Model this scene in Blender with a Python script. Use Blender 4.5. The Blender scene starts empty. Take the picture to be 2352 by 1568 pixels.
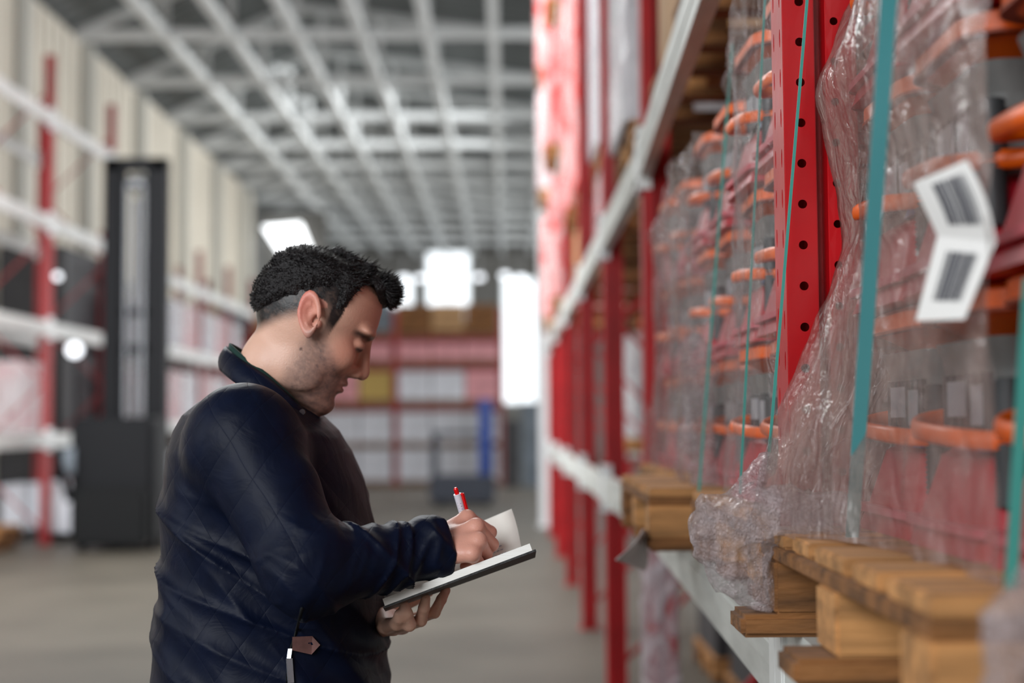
import bpy, bmesh, math, random
import numpy as np
from mathutils import Vector, Matrix, noise

# ---------------------------------------------------------------- camera, sky, light, exposure
C = bpy.context.scene.collection
scene = bpy.context.scene
PI = math.pi
W, H = 2352, 1568
FPX = 50.0 / 36.0 * W                      # focal length in pixels
CAMZ = 1.45
cam_data = bpy.data.cameras.new('camera')
cam = bpy.data.objects.new('camera', cam_data)
C.objects.link(cam)
cam_data.lens = 50; cam_data.sensor_width = 36; cam_data.clip_start = 0.05; cam_data.clip_end = 300
PITCH = math.degrees(math.atan(186 / FPX))
CAMR = Matrix.Rotation(math.radians(-0.175), 3, 'Z') @ Matrix.Rotation(math.radians(90 + PITCH), 3, 'X') @ Matrix.Rotation(math.radians(-0.4), 3, 'Z')
cam.matrix_world = Matrix.Translation((0, 0, CAMZ)) @ CAMR.to_4x4()
cam_data.dof.use_dof = True
cam_data.dof.focus_distance = 2.06
cam_data.dof.aperture_fstop = 2.0
scene.camera = cam

world = bpy.data.worlds.new('overcast_sky'); scene.world = world; world.use_nodes = True
wn = world.node_tree.nodes; wn['Background'].inputs[0].default_value = (0.90, 0.96, 1.0, 1); wn['Background'].inputs[1].default_value = 2.0

def area(name, loc, target, sx, sy, power, col):
    l = bpy.data.lights.new(name, 'AREA'); l.shape = 'RECTANGLE'; l.size = sx; l.size_y = sy; l.energy = power; l.color = col
    o = bpy.data.objects.new(name, l); C.objects.link(o); o.location = loc
    o.rotation_euler = (Vector(target) - Vector(loc)).to_track_quat('-Z', 'Y').to_euler()
    return o
# added area lights standing free inside the hall
area('camera_left_fill', (-3.6, -4.2, 4.2), (0.2, 2.6, 1.5), 4.5, 3.6, 500, (0.95, 0.98, 1.0))  # added fill from camera left for the man and the near rack
area('upper_rack_fill', (-1.6, 13.0, 8.2), (0.9, 13.0, 4.2), 2.0, 9.0, 1300, (0.98, 1.0, 1.0))  # added to brighten the upper right rack; the roof has no opening here
area('truss_fill', (-7.3, 9.5, 2.8), (2.0, 24.0, 8.5), 6.0, 4.5, 900, (0.95, 0.98, 1.0))  # added lamp aimed up at the roof trusses
area('right_wall_fill', (14.6, 36, 3.5), (-4, 36, 8.0), 38.0, 4.5, 5600, (0.97, 0.99, 1.0))  # added along the right wall to light truss undersides and the left wall
area('overhead_fill', (1.0, 34, 8.3), (-1.0, 34, 0), 7.0, 30.0, 1300, (0.97, 0.99, 1.0))  # added downlight below the closed roof for the back of the hall

vs = scene.view_settings
scene.display_settings.display_device = 'sRGB'
vs.view_transform = 'Standard'; vs.look = 'None'; vs.exposure = 0.0; vs.gamma = 1.0; vs.use_curve_mapping = False
scene.cycles.max_bounces = 7
scene.cycles.transparent_max_bounces = 24
scene.cycles.sample_clamp_indirect = 4.0

# ---------------------------------------------------------------- helpers
def at(px, py, Y):
    """point of the world seen at pixel (px,py) of the photo at distance Y down the hall"""
    v = CAMR @ Vector(((px - W / 2) / FPX, -(py - H / 2) / FPX, -1.0))
    k = Y / v.y
    return Vector((v.x * k, Y, CAMZ + v.z * k))

def lin(c):
    return tuple(((x / 255) / 12.92 if x / 255 <= 0.04045 else ((x / 255 + 0.055) / 1.055) ** 2.4) for x in c)

MATS = {}
def mat(name, rgb, rough=0.5, metal=0.0, var=0.0, scale=8.0, bump=0.0, bscale=60.0, spec=0.5, sheen=0.0, stretch=(1, 1, 1), dark=0.6, detail=4):
    m = bpy.data.materials.new(name); m.use_nodes = True
    nt = m.node_tree; n = nt.nodes; l = nt.links; b = n['Principled BSDF']
    col = (*lin(rgb), 1)
    b.inputs['Base Color'].default_value = col
    b.inputs['Roughness'].default_value = rough; b.inputs['Metallic'].default_value = metal
    b.inputs['Specular IOR Level'].default_value = spec
    if sheen: b.inputs['Sheen Weight'].default_value = sheen
    tc = n.new('ShaderNodeTexCoord'); mp = n.new('ShaderNodeMapping'); mp.inputs['Scale'].default_value = stretch
    l.new(tc.outputs['Object'], mp.inputs['Vector'])
    if var:
        nz = n.new('ShaderNodeTexNoise'); nz.inputs['Scale'].default_value = scale; nz.inputs['Detail'].default_value = detail
        l.new(mp.outputs[0], nz.inputs['Vector'])
        rp = n.new('ShaderNodeValToRGB'); rp.color_ramp.elements[0].position = 0.35; rp.color_ramp.elements[1].position = 0.65
        rp.color_ramp.elements[0].color = tuple(c * (1 - var * dark) for c in col[:3]) + (1,)
        rp.color_ramp.elements[1].color = tuple(min(1, c * (1 + var * 0.4)) for c in col[:3]) + (1,)
        l.new(nz.outputs['Fac'], rp.inputs[0]); l.new(rp.outputs[0], b.inputs['Base Color'])
    if bump:
        nb = n.new('ShaderNodeTexNoise'); nb.inputs['Scale'].default_value = bscale; nb.inputs['Detail'].default_value = 5
        l.new(mp.outputs[0], nb.inputs['Vector'])
        bp = n.new('ShaderNodeBump'); bp.inputs['Strength'].default_value = bump; bp.inputs['Distance'].default_value = 0.01
        l.new(nb.outputs['Fac'], bp.inputs['Height']); l.new(bp.outputs[0], b.inputs['Normal'])
    MATS[name] = m
    return m

def film_mat(name, rgb, opac=(0.25, 0.7), scale=9, stretch=(1, 1, 0.35), rough=0.12):
    m = bpy.data.materials.new(name); m.use_nodes = True
    nt = m.node_tree; n = nt.nodes; l = nt.links
    for x in list(n): n.remove(x)
    out = n.new('ShaderNodeOutputMaterial'); mix = n.new('ShaderNodeMixShader')
    tr = n.new('ShaderNodeBsdfTransparent'); pr = n.new('ShaderNodeBsdfPrincipled')
    pr.inputs['Base Color'].default_value = (*lin(rgb), 1); pr.inputs['Roughness'].default_value = rough
    pr.inputs['Specular IOR Level'].default_value = 0.9
    tc = n.new('ShaderNodeTexCoord'); mp = n.new('ShaderNodeMapping'); mp.inputs['Scale'].default_value = stretch
    nz = n.new('ShaderNodeTexNoise'); nz.inputs['Scale'].default_value = scale; nz.inputs['Detail'].default_value = 6; nz.inputs['Distortion'].default_value = 1.2
    mr = n.new('ShaderNodeMapRange'); mr.inputs['From Min'].default_value = 0.3; mr.inputs['From Max'].default_value = 0.7
    mr.inputs['To Min'].default_value = opac[0]; mr.inputs['To Max'].default_value = opac[1]
    l.new(tc.outputs['Object'], mp.inputs[0]); l.new(mp.outputs[0], nz.inputs['Vector']); l.new(nz.outputs['Fac'], mr.inputs['Value'])
    n2 = n.new('ShaderNodeTexNoise'); n2.inputs['Scale'].default_value = scale * 5; n2.inputs['Detail'].default_value = 4; n2.inputs['Distortion'].default_value = 2
    l.new(mp.outputs[0], n2.inputs['Vector'])
    bp = n.new('ShaderNodeBump'); bp.inputs['Strength'].default_value = 0.9; bp.inputs['Distance'].default_value = 0.014
    l.new(n2.outputs['Fac'], bp.inputs['Height']); l.new(bp.outputs[0], pr.inputs['Normal'])
    l.new(mr.outputs[0], mix.inputs[0]); l.new(tr.outputs[0], mix.inputs[1]); l.new(pr.outputs[0], mix.inputs[2])
    l.new(mix.outputs[0], out.inputs[0])
    MATS[name] = m
    return m

def tag(o, label=None, cat=None, group=None, kind=None):
    if label: o['label'] = label
    if cat: o['category'] = cat
    if group: o['group'] = group
    if kind: o['kind'] = kind
    return o

def empty(name, loc, label=None, cat=None, group=None, rz=0.0):
    o = bpy.data.objects.new(name, None); C.objects.link(o)
    o.location = loc; o.rotation_euler = (0, 0, rz); o.empty_display_size = 0.1
    return tag(o, label, cat, group)

class MB:
    """collects shapes for one mesh"""
    def __init__(s): s.v = []; s.f = []; s.sm = []
    def add(s, vs_, fs, smooth=False):
        o = len(s.v); s.v += [tuple(p) for p in vs_]
        for f in fs: s.f.append([i + o for i in f]); s.sm.append(smooth)
        return s
    def box(s, x0, x1, y0, y1, z0, z1):
        return s.add([(x0, y0, z0), (x1, y0, z0), (x1, y1, z0), (x0, y1, z0), (x0, y0, z1), (x1, y0, z1), (x1, y1, z1), (x0, y1, z1)],
                     [(0, 3, 2, 1), (4, 5, 6, 7), (0, 1, 5, 4), (1, 2, 6, 5), (2, 3, 7, 6), (3, 0, 4, 7)])
    def frust(s, b0, b1, z0, z1, c=(0, 0), r=0.0, n=4, smooth=True):
        """rounded-rectangle frustum: b0/b1 = (sx, sy) full sizes at z0 and z1"""
        def ring(sx, sy, z):
            rr = min(r, sx / 2 - 1e-4, sy / 2 - 1e-4); out = []
            if rr <= 0: return [(c[0] + a * sx / 2, c[1] + b * sy / 2, z) for a, b in ((-1, -1), (1, -1), (1, 1), (-1, 1))]
            for (a, b, st) in ((1, 1, 0), (-1, 1, 1), (-1, -1, 2), (1, -1, 3)):
                for k in range(n + 1):
                    t = (st + k / n) * PI / 2
                    out.append((c[0] + a * (sx / 2 - rr) + rr * math.cos(t), c[1] + b * (sy / 2 - rr) + rr * math.sin(t), z))
            return out
        A, B = ring(*b0, z0), ring(*b1, z1); m = len(A)
        fs = [(i, (i + 1) % m, m + (i + 1) % m, m + i) for i in range(m)]
        s.add(A + B, fs, smooth)
        s.add(A, [tuple(range(m - 1, -1, -1))]); s.add(B, [tuple(range(m))])
        return s
    def cyl(s, p, q, r, r2=None, n=16, smooth=True, cap=True):
        p, q = Vector(p), Vector(q); r2 = r if r2 is None else r2; d = (q - p).normalized()
        u = d.orthogonal().normalized(); w = d.cross(u)
        A = [p + r * (math.cos(2 * PI * k / n) * u + math.sin(2 * PI * k / n) * w) for k in range(n)]
        B = [q + r2 * (math.cos(2 * PI * k / n) * u + math.sin(2 * PI * k / n) * w) for k in range(n)]
        s.add(A + B, [(i, (i + 1) % n, n + (i + 1) % n, n + i) for i in range(n)], smooth)
        if cap: s.add(A, [tuple(range(n - 1, -1, -1))]); s.add(B, [tuple(range(n))])
        return s
    def tube(s, pts, r, n=8, closed=False, smooth=True, flat=None):
        pts = [Vector(p) for p in pts]; N = len(pts); rings = []
        for i, p in enumerate(pts):
            a = pts[(i - 1) % N] if (closed or i > 0) else p; b = pts[(i + 1) % N] if (closed or i < N - 1) else p
            d = (b - a).normalized(); u = d.cross(Vector((0, 0, 1)))
            u = u.normalized() if u.length > 1e-3 else Vector((1, 0, 0)); w = u.cross(d).normalized()
            ra, rb = (r, r) if flat is None else (r, flat)
            rings.append([p + ra * math.cos(2 * PI * k / n) * u + rb * math.sin(2 * PI * k / n) * w for k in range(n)])
        V = [v for rg in rings for v in rg]; F = []
        for i in range(N if closed else N - 1):
            j = (i + 1) % N
            for k in range(n): F.append((i * n + k, i * n + (k + 1) % n, j * n + (k + 1) % n, j * n + k))
        if not closed: F += [tuple(range(n - 1, -1, -1)), tuple((N - 1) * n + k for k in range(n))]
        return s.add(V, F, smooth)
    def bar(s, p, q, w, h):
        """rectangular bar from p to q, w sideways, h up"""
        p, q = Vector(p), Vector(q); d = (q - p).normalized(); u = d.cross(Vector((0, 0, 1)))
        u = u.normalized() if u.length > 1e-3 else Vector((1, 0, 0)); v = u.cross(d)
        V = []
        for c in (p, q):
            for a, b in ((-1, -1), (1, -1), (1, 1), (-1, 1)): V.append(c + u * a * w / 2 + v * b * h / 2)
        return s.add(V, [(0, 1, 2, 3), (7, 6, 5, 4), (0, 4, 5, 1), (1, 5, 6, 2), (2, 6, 7, 3), (3, 7, 4, 0)])
    def build(s, name, m, parent=None, bevel=0.0, loc=None):
        me = bpy.data.meshes.new(name); me.from_pydata(s.v, [], s.f)
        me.polygons.foreach_set('use_smooth', s.sm); me.update()
        if bevel:
            bm = bmesh.new(); bm.from_mesh(me)
            bmesh.ops.recalc_face_normals(bm, faces=bm.faces)
            bmesh.ops.bevel(bm, geom=list(bm.edges), offset=bevel, segments=2, affect='EDGES', clamp_overlap=True)
            bm.to_mesh(me); bm.free()
        me.materials.append(m)
        o = bpy.data.objects.new(name, me); C.objects.link(o)
        if loc is not None: o.location = loc
        if parent is not None: o.parent = parent
        return o

def kids(o): return [c for c in ALLKIDS.get(o.name, [])]
def tree_copy(src, loc, label=None, group=None, rz=None, scale=None):
    def cp(o, par):
        c = o.copy(); C.objects.link(c)
        if par is not None: c.parent = par
        for k in list(o.children): cp(k, c)
        return c
    r = cp(src, None); r.location = loc
    if rz is not None: r.rotation_euler = (0, 0, rz)
    if scale is not None: r.scale = scale
    if label: r['label'] = label
    if group: r['group'] = group
    return r

ORD = ['lowest', 'second', 'third', 'fourth', 'fifth', 'sixth', 'seventh', 'eighth', 'ninth', 'tenth', 'eleventh', 'twelfth', 'thirteenth', 'fourteenth', 'fifteenth']
NTH = ['first', 'second', 'third', 'fourth', 'fifth', 'sixth', 'seventh', 'eighth', 'ninth', 'tenth', 'eleventh', 'twelfth', 'thirteenth']

# ---------------------------------------------------------------- materials
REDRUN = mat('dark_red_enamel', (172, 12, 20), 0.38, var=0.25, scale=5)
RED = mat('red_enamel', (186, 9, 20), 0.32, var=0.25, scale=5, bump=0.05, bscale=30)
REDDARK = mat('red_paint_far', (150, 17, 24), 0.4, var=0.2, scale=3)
BEAM = mat('grey_white_paint', (200, 202, 198), 0.45, var=0.25, scale=7, stretch=(3, 0.6, 3), bump=0.08, bscale=20)
WHITEP = mat('white_paint', (225, 226, 224), 0.45, var=0.15, scale=6)
CLIP = mat('white_clip', (235, 236, 238), 0.4)
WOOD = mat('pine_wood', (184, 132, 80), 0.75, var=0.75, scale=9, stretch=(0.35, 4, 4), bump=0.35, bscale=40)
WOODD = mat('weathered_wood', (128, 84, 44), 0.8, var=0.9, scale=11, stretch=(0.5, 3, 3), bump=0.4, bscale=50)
CONC = mat('polished_concrete', (91, 86, 77), 0.5, spec=0.35, var=0.35, scale=0.9, bump=0.02, bscale=6, detail=8)
CLAD = mat('beige_cladding', (222, 215, 201), 0.7, var=0.12, scale=0.6)
CLADG = mat('grey_wall_post', (190, 190, 184), 0.6)
DECKM = mat('grey_roof_deck', (118, 122, 122), 0.65, var=0.15, scale=0.5)
STEELW = mat('white_steel', (226, 229, 229), 0.5, var=0.1, scale=2)
ORANGE = mat('orange_plastic', (255, 108, 6), 0.35)
REDPL = mat('red_plastic', (192, 20, 44), 0.35, var=0.1)
DGREY = mat('dark_grey_plastic', (74, 76, 78), 0.45, var=0.2, scale=20)
MGREY = mat('grey_plastic', (128, 128, 126), 0.45, var=0.25, scale=14)
BLACKR = mat('black_rubber', (11, 12, 14), 0.65, spec=0.2)
BLUEP = mat('blue_plastic', (20, 110, 200), 0.4)
PAPER = mat('white_label_paper', (232, 230, 228), 0.6)
INK = mat('black_ink', (50, 52, 66), 0.7)
TEAL = mat('teal_strapping', (92, 184, 192), 0.25, bump=0.03, bscale=300)
TEALD = mat('dark_teal_strapping', (66, 150, 140), 0.4, bump=0.08, bscale=300)
FILM = film_mat('stretch_film', (166, 154, 152), (0.04, 0.45), 9)
FILMN = film_mat('stretch_film_close', (150, 128, 122), (0.24, 0.74), 5, (1, 1, 0.5))
FILMC = film_mat('crumpled_film', (214, 198, 200), (0.20, 0.62), 30, (1, 1, 1), 0.1)
CARD = mat('brown_cardboard', (176, 138, 98), 0.85, var=0.2, scale=4)
CARDW = mat('white_carton', (222, 224, 232), 0.7, var=0.15, scale=2.5)
CARDP = mat('pink_carton', (226, 158, 164), 0.7, var=0.3, scale=3.5)
DARKG = mat('dark_wrapped_goods', (52, 52, 56), 0.5, var=0.5, scale=3)
BLACKP = mat('black_mast_paint', (9, 10, 15), 0.6, spec=0.2)
CHROME = mat('steel_chain', (112, 114, 118), 0.45, 0.6)
BLUEM = mat('blue_truck_paint', (22, 66, 150), 0.4)
SLATE = mat('slate_grey_truck_hood', (46, 52, 66), 0.5)
GREYBL = mat('grey_blue_goods', (110, 120, 130), 0.5, var=0.6, scale=4)
EMIT = bpy.data.materials.new('lamp_glow'); EMIT.use_nodes = True
EMIT.node_tree.nodes['Principled BSDF'].inputs['Emission Color'].default_value = (0.9, 0.94, 1, 1)
EMIT.node_tree.nodes['Principled BSDF'].inputs['Emission Strength'].default_value = 2.5

# ---------------------------------------------------------------- the hall
XL = -7.9
def struct(o): o['kind'] = 'structure'; return o
struct(MB().box(-22, 22, -8, 64, -0.2, 0).build('floor', CONC))
struct(MB().box(-22, 22, -8.3, -8.0, 0, 13).build('wall_front_block', mat('grey_front_wall', (150, 150, 148), 0.8)))  # unseen wall behind the camera, added to keep sky light out
m = MB().box(XL - 0.25, XL, 3.0, 44, 0, 8.6)
for k in range(88):                                   # vertical ribs of the cladding
    y = 3.1 + k * 0.47
    if y < 43.9: m.box(XL, XL + 0.035, y, y + 0.07, 0, 8.55)
struct(m.build('wall_left', CLAD))
for i, y in enumerate((13, 18, 22.6, 26.2, 30, 34, 38, 42)):
    struct(MB().box(XL, XL + 0.22, y - 0.12, y + 0.12, 0, 8.5).build('trim_%d' % (i + 1), CLADG))
# far end wall at Y 60 with window openings left in it
YB = 60.0
def bx(px, y=YB): return at(px, 900, y).x
def bz(py, y=YB): return at(1100, py, y).z
wins = [(bx(982), bx(1078), bz(735), bz(578)), (bx(893), bx(948), bz(703), bz(640)), (bx(1158), bx(1230), bz(925), bz(640)), (bx(888), bx(915), bz(738), bz(716))]
def wall_with_holes(name, x0, x1, z0, z1, y0, y1, holes, m):
    xs = sorted({x0, x1, *[h[0] for h in holes], *[h[1] for h in holes]}); zs = sorted({z0, z1, *[h[2] for h in holes], *[h[3] for h in holes]})
    b = MB()
    for i in range(len(xs) - 1):
        run = None
        for j in range(len(zs) - 1):
            cx, cz = (xs[i] + xs[i + 1]) / 2, (zs[j] + zs[j + 1]) / 2
            if not any(h[0] < cx < h[1] and h[2] < cz < h[3] for h in holes):
                b.box(xs[i], xs[i + 1], y0, y1, zs[j], zs[j + 1])
    return struct(b.build(name, m))
wall_with_holes('wall_back', -22, 22, 0, 13, YB, YB + 0.3, wins, mat('dim_grey_wall', (112, 110, 106), 0.8, var=0.2, scale=0.4))
for i, h in enumerate(wins):
    f = MB(); t = 0.08
    f.box(h[0] - t, h[1] + t, YB - 0.06, YB, h[2] - t, h[2]); f.box(h[0] - t, h[1] + t, YB - 0.06, YB, h[3], h[3] + t)
    f.box(h[0] - t, h[0], YB - 0.06, YB, h[2], h[3]); f.box(h[1], h[1] + t, YB - 0.06, YB, h[2], h[3])
    xm = (h[0] + h[1]) / 2; f.box(xm - 0.03, xm + 0.03, YB - 0.05, YB, h[2], h[3])
    struct(f.build('window_%d' % (i + 1), STEELW))
struct(MB().box(15, 15.3, -8, 60, 0, 12).build('wall_right', mat('grey_side_wall', (150, 152, 154), 0.8)))

# roof deck: up from the left eave to a ridge, then falling to the right; one glazed opening near the far left
ZE = 8.75
def roofz(x): return ZE + (x - XL) * 0.45 if x < -4.4 else ZE + 3.5 * 0.45 - (x + 4.4) * 0.13
g0 = at(600, 512, 46); g1 = at(655, 592, 52)
m = MB()
def slab(xa, xb, ya, yb, t=0.12):
    za, zb = roofz(xa), roofz(xb)
    m.add([(xa, ya, za), (xb, ya, zb), (xb, yb, zb), (xa, yb, za), (xa, ya, za + t), (xb, ya, zb + t), (xb, yb, zb + t), (xa, yb, za + t)],
          [(0, 3, 2, 1), (4, 5, 6, 7), (0, 1, 5, 4), (1, 2, 6, 5), (2, 3, 7, 6), (3, 0, 4, 7)])
xs = [XL - 1.2, -4.4] + [x for x in np.arange(-4.4 + 1.2, 15.3, 1.2)] + [15.2]
for i in range(len(xs) - 1):
    slab(xs[i], xs[i + 1], -8, 60)
for k in range(110):                                   # ribs of the deck
    y = 12 + k * 0.44
    for (xa, xb) in ((XL, -4.4), (-4.4, 14)):
        m.bar((xa, y, roofz(xa) - 0.03), (xb, y, roofz(xb) - 0.03), 0.14, 0.06)
struct(m.build('ceiling', DECKM))
# lit slanted glazing panel high on the far left of the end
struct(MB().box(XL - 0.2, -5.9, 46.2, 46.4, 0, 8.4).build('wall_left_return', MATS['dim_grey_wall']))
p = [at(603, 520, 46), at(690, 512, 46), at(722, 592, 46), at(655, 600, 46)]
m = MB()
V = [tuple(q) for q in p] + [tuple(q + Vector((0, 0.15, 0))) for q in p]
m.add(V, [(0, 1, 2, 3), (7, 6, 5, 4), (0, 4, 5, 1), (1, 5, 6, 2), (2, 6, 7, 3), (3, 7, 4, 0)])
SKY = bpy.data.materials.new('daylit_glazing'); SKY.use_nodes = True
SKY.node_tree.nodes['Principled BSDF'].inputs['Emission Color'].default_value = (0.95, 0.98, 1, 1)
SKY.node_tree.nodes['Principled BSDF'].inputs['Emission Strength'].default_value = 3
struct(m.build('window_5', SKY))

# trusses across the hall
ZT = 1.45 + 7.15
truss_y = [22.0, 25.8, 29.35, 32.9, 36.2, 39.2, 42.0, 44.8, 47.6, 50.4, 53.2, 56.0]
purx = [-6.27, -5.06, -3.85, -2.65, -1.44, -0.22, 1.0, 2.2, 3.4, 4.6, 5.8, 7.0]
for i, y in enumerate(truss_y):
    t = empty('roof_truss', (0, y, ZT), 'white steel roof truss crossing the hall, %s from the camera' % NTH[i], 'roof truss', 'roof trusses across the hall')
    MB().box(XL, 14, -0.09, 0.09, -0.09, 0.09).build('bottom_chord', STEELW, t)
    m = MB(); m.bar((XL, 0, roofz(XL) - ZT - 0.16), (-4.4, 0, roofz(-4.4) - ZT - 0.16), 0.14, 0.16); m.bar((-4.4, 0, roofz(-4.4) - ZT - 0.16), (14, 0, roofz(14) - ZT - 0.16), 0.14, 0.16)
    m.build('top_chord', STEELW, t)
    for k, x in enumerate(purx):
        MB().box(x - 0.06, x + 0.06, -0.06, 0.06, 0.05, roofz(x) - ZT - 0.1).build('web_post', STEELW, t)
for k, x in enumerate(purx):
    o = MB().box(x - 0.09, x + 0.09, 19.5, 59.8, ZT - 0.08, ZT + 0.09).build('roof_purlin', STEELW)
    tag(o, 'long white roof purlin running down the hall, %s from the left wall' % NTH[k], 'roof purlin', 'roof purlins down the hall')
# thin diagonal tie rods in the plane of the roof near the left wall

def font_mesh(name, cu, m):
    t = bpy.data.objects.new(name, cu); C.objects.link(t); bpy.context.view_layer.update()
    me = bpy.data.meshes.new_from_object(t.evaluated_get(bpy.context.evaluated_depsgraph_get())); bpy.data.objects.remove(t)
    me.materials.clear(); me.materials.append(m); o = bpy.data.objects.new(name, me); C.objects.link(o); return o
# ---------------------------------------------------------------- pallet racks
def holed_strip(b, o, u, wid, z0, z1, pitch, off, hr, hz=None, cu=None, n=12, rect=False):
    """flat strip from point o along u (width wid), rising from z0 to z1, with a hole in every pitch"""
    o, u = Vector(o), Vector(u).normalized(); cu = wid / 2 if cu is None else cu; hz = hr if hz is None else hz
    z = z0
    first = z0 + off
    def P(a, zz): return tuple(o + u * a + Vector((0, 0, zz)))
    zc = first; zprev = z0
    while zc + pitch / 2 < z1:
        za, zb = zc - pitch / 2, zc + pitch / 2
        za = zprev if zprev == z0 else za
        outer = []; inner = []
        for k in range(n):
            t = 2 * PI * (k + 0.5) / n; c, s_ = math.cos(t), math.sin(t)
            if rect: e = max(abs(c), abs(s_)); inner.append(P(cu + hr * max(-1, min(1, c / e)), zc + hz * max(-1, min(1, s_ / e))))
            else: inner.append(P(cu + hr * c, zc + hz * s_))
            e = max(abs(c), abs(s_)); a, q = c / e, s_ / e
            outer.append(P(cu + (a * (wid - cu) if a > 0 else a * cu), zc + (q * (zb - zc) if q > 0 else q * (zc - za))))
        # corners
        V = outer + inner + [P(0, za), P(wid, za), P(wid, zb), P(0, zb)]
        F = [(k, (k + 1) % n, n + (k + 1) % n, n + k) for k in range(n)]
        # corner triangles where the outer ring turns a corner of the rectangle
        for ci, t in ((2 * n + 2, PI / 4), (2 * n + 3, 3 * PI / 4), (2 * n, 5 * PI / 4), (2 * n + 1, 7 * PI / 4)):
            k = int((t / (2 * PI)) * n - 0.5) % n
            F.append((k, ci, (k + 1) % n))
        b.add(V, F)
        zprev = zb; zc += pitch
    b.add([P(0, zprev), P(wid, zprev), P(wid, z1), P(0, z1)], [(0, 1, 2, 3)])
    return b

def upright(parent, x, y, h, m, near=False, flip=1):
    """omega-profile rack post, its web at x facing the aisle, 0.1 wide along y"""
    b = MB(); f = flip
    def X(a): return x + f * a
    if near:
        pz = 0.0596
        off = 0.035
        for cu in (0.03, 0.072):
            pass
        holed_strip(b, (X(0), y - 0.05, 0), (0, 1, 0), 0.05, 0, h, pz, off + 0.012, 0.0045, 0.0135, 0.022, 8, True)
        holed_strip(b, (X(0), y, 0), (0, 1, 0), 0.05, 0, h, pz, off + 0.02, 0.0045, 0.0135, 0.028, 8, True)
        for s_ in (-1, 1):
            holed_strip(b, (X(0), y + s_ * 0.05, 0), (f, 0, 0), 0.044, 0, h, pz, off, 0.0066, None, 0.024, 16)
            holed_strip(b, (X(0.062), y + s_ * 0.05, 0), (f, 0, 0), 0.043, 0, h, pz, off + 0.03, 0.0060, None, 0.012, 12)
    else:
        b.add([(X(0), y - 0.05, 0), (X(0), y + 0.05, 0), (X(0), y + 0.05, h), (X(0), y - 0.05, h)], [(0, 1, 2, 3)])
        for s_ in (-1, 1):
            for a, w in ((0, 0.044), (0.062, 0.105)):
                b.add([(X(a), y + s_ * 0.05, 0), (X(w), y + s_ * 0.05, 0), (X(w), y + s_ * 0.05, h), (X(a), y + s_ * 0.05, h)], [(0, 1, 2, 3)])
    for s_ in (-1, 1):
        pr = [(0.044, 0.05), (0.046, 0.012), (0.060, 0.012), (0.062, 0.05)]
        for (a, q), (a2, q2) in zip(pr, pr[1:]):
            b.add([(X(a), y + s_ * q, 0), (X(a2), y + s_ * q2, 0), (X(a2), y + s_ * q2, h), (X(a), y + s_ * q, h)], [(0, 1, 2, 3)])
        b.add([(X(0.105), y + s_ * 0.05, 0), (X(0.105), y + s_ * 0.03, 0), (X(0.105), y + s_ * 0.03, h), (X(0.105), y + s_ * 0.05, h)], [(0, 1, 2, 3)])
    o = b.build('upright', m, parent)
    md = o.modifiers.new('sheet', 'SOLIDIFY'); md.thickness = 0.0024; md.offset = 0
    f_ = MB().box(min(X(-0.02), X(0.125)), max(X(-0.02), X(0.125)), y - 0.07, y + 0.07, 0, 0.008).build('foot_plate', m, parent)
    return o

def frame(parent, x, y, h, m, depth=1.05, near=False, flip=1, xf=None):
    upright(parent, x, y, h, m, near, flip)
    upright(parent, x + flip * depth, y, h, m, False, -flip)
    b = MB(); z = 0.2; k = 0
    while z + 0.9 < h:
        b.bar((x + flip * 0.11, y, z), (x + flip * (depth - 0.11), y, z + 0.85), 0.022, 0.022) if k % 2 == 0 else b.bar((x + flip * (depth - 0.11), y, z), (x + flip * 0.11, y, z + 0.85), 0.022, 0.022)
        z += 0.9; k += 1
    b.build('brace', m, parent)

def beam(parent, x, y0, y1, ztop, m, hgt=0.136, flip=1, clipcol=None, thick=0.045):
    """box beam between two posts, with a hooked connector plate at each end"""
    b = MB(); xa, xb = sorted((x, x + flip * thick))
    b.box(xa, xb, y0, y1, ztop - hgt, ztop)
    b.box(xa - (0.003 if flip > 0 else 0), xb + (0 if flip > 0 else 0.003), y0, y1, ztop - hgt * 0.62, ztop - hgt * 0.38)
    o = b.build('beam', m, parent)
    for ye, s_ in ((y0, 1), (y1, -1)):
        c = MB(); c.box(xa - 0.006, xb, min(ye, ye + s_ * 0.005), max(ye, ye + s_ * 0.005), ztop - hgt - 0.05, ztop + 0.06)
        q0, q1 = sorted((ye, ye - s_ * 0.05)); c.box(x - flip * 0.008 if flip > 0 else x, x if flip > 0 else x + 0.008, q0, q1, ztop - hgt - 0.05, ztop + 0.06)
        cc = c.build('end_connector', m if clipcol is None else clipcol, o)
        for zb_ in (ztop - hgt - 0.02, ztop + 0.03):
            MB().cyl((x - flip * 0.016, ye - s_ * 0.03, zb_), (x - flip * 0.004, ye - s_ * 0.03, zb_), 0.007, n=8).build('safety_bolt', BLACKR, o)
    return o

BT = 1.163                        # top of the lower right-hand beams
BT2 = 2.50
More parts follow.
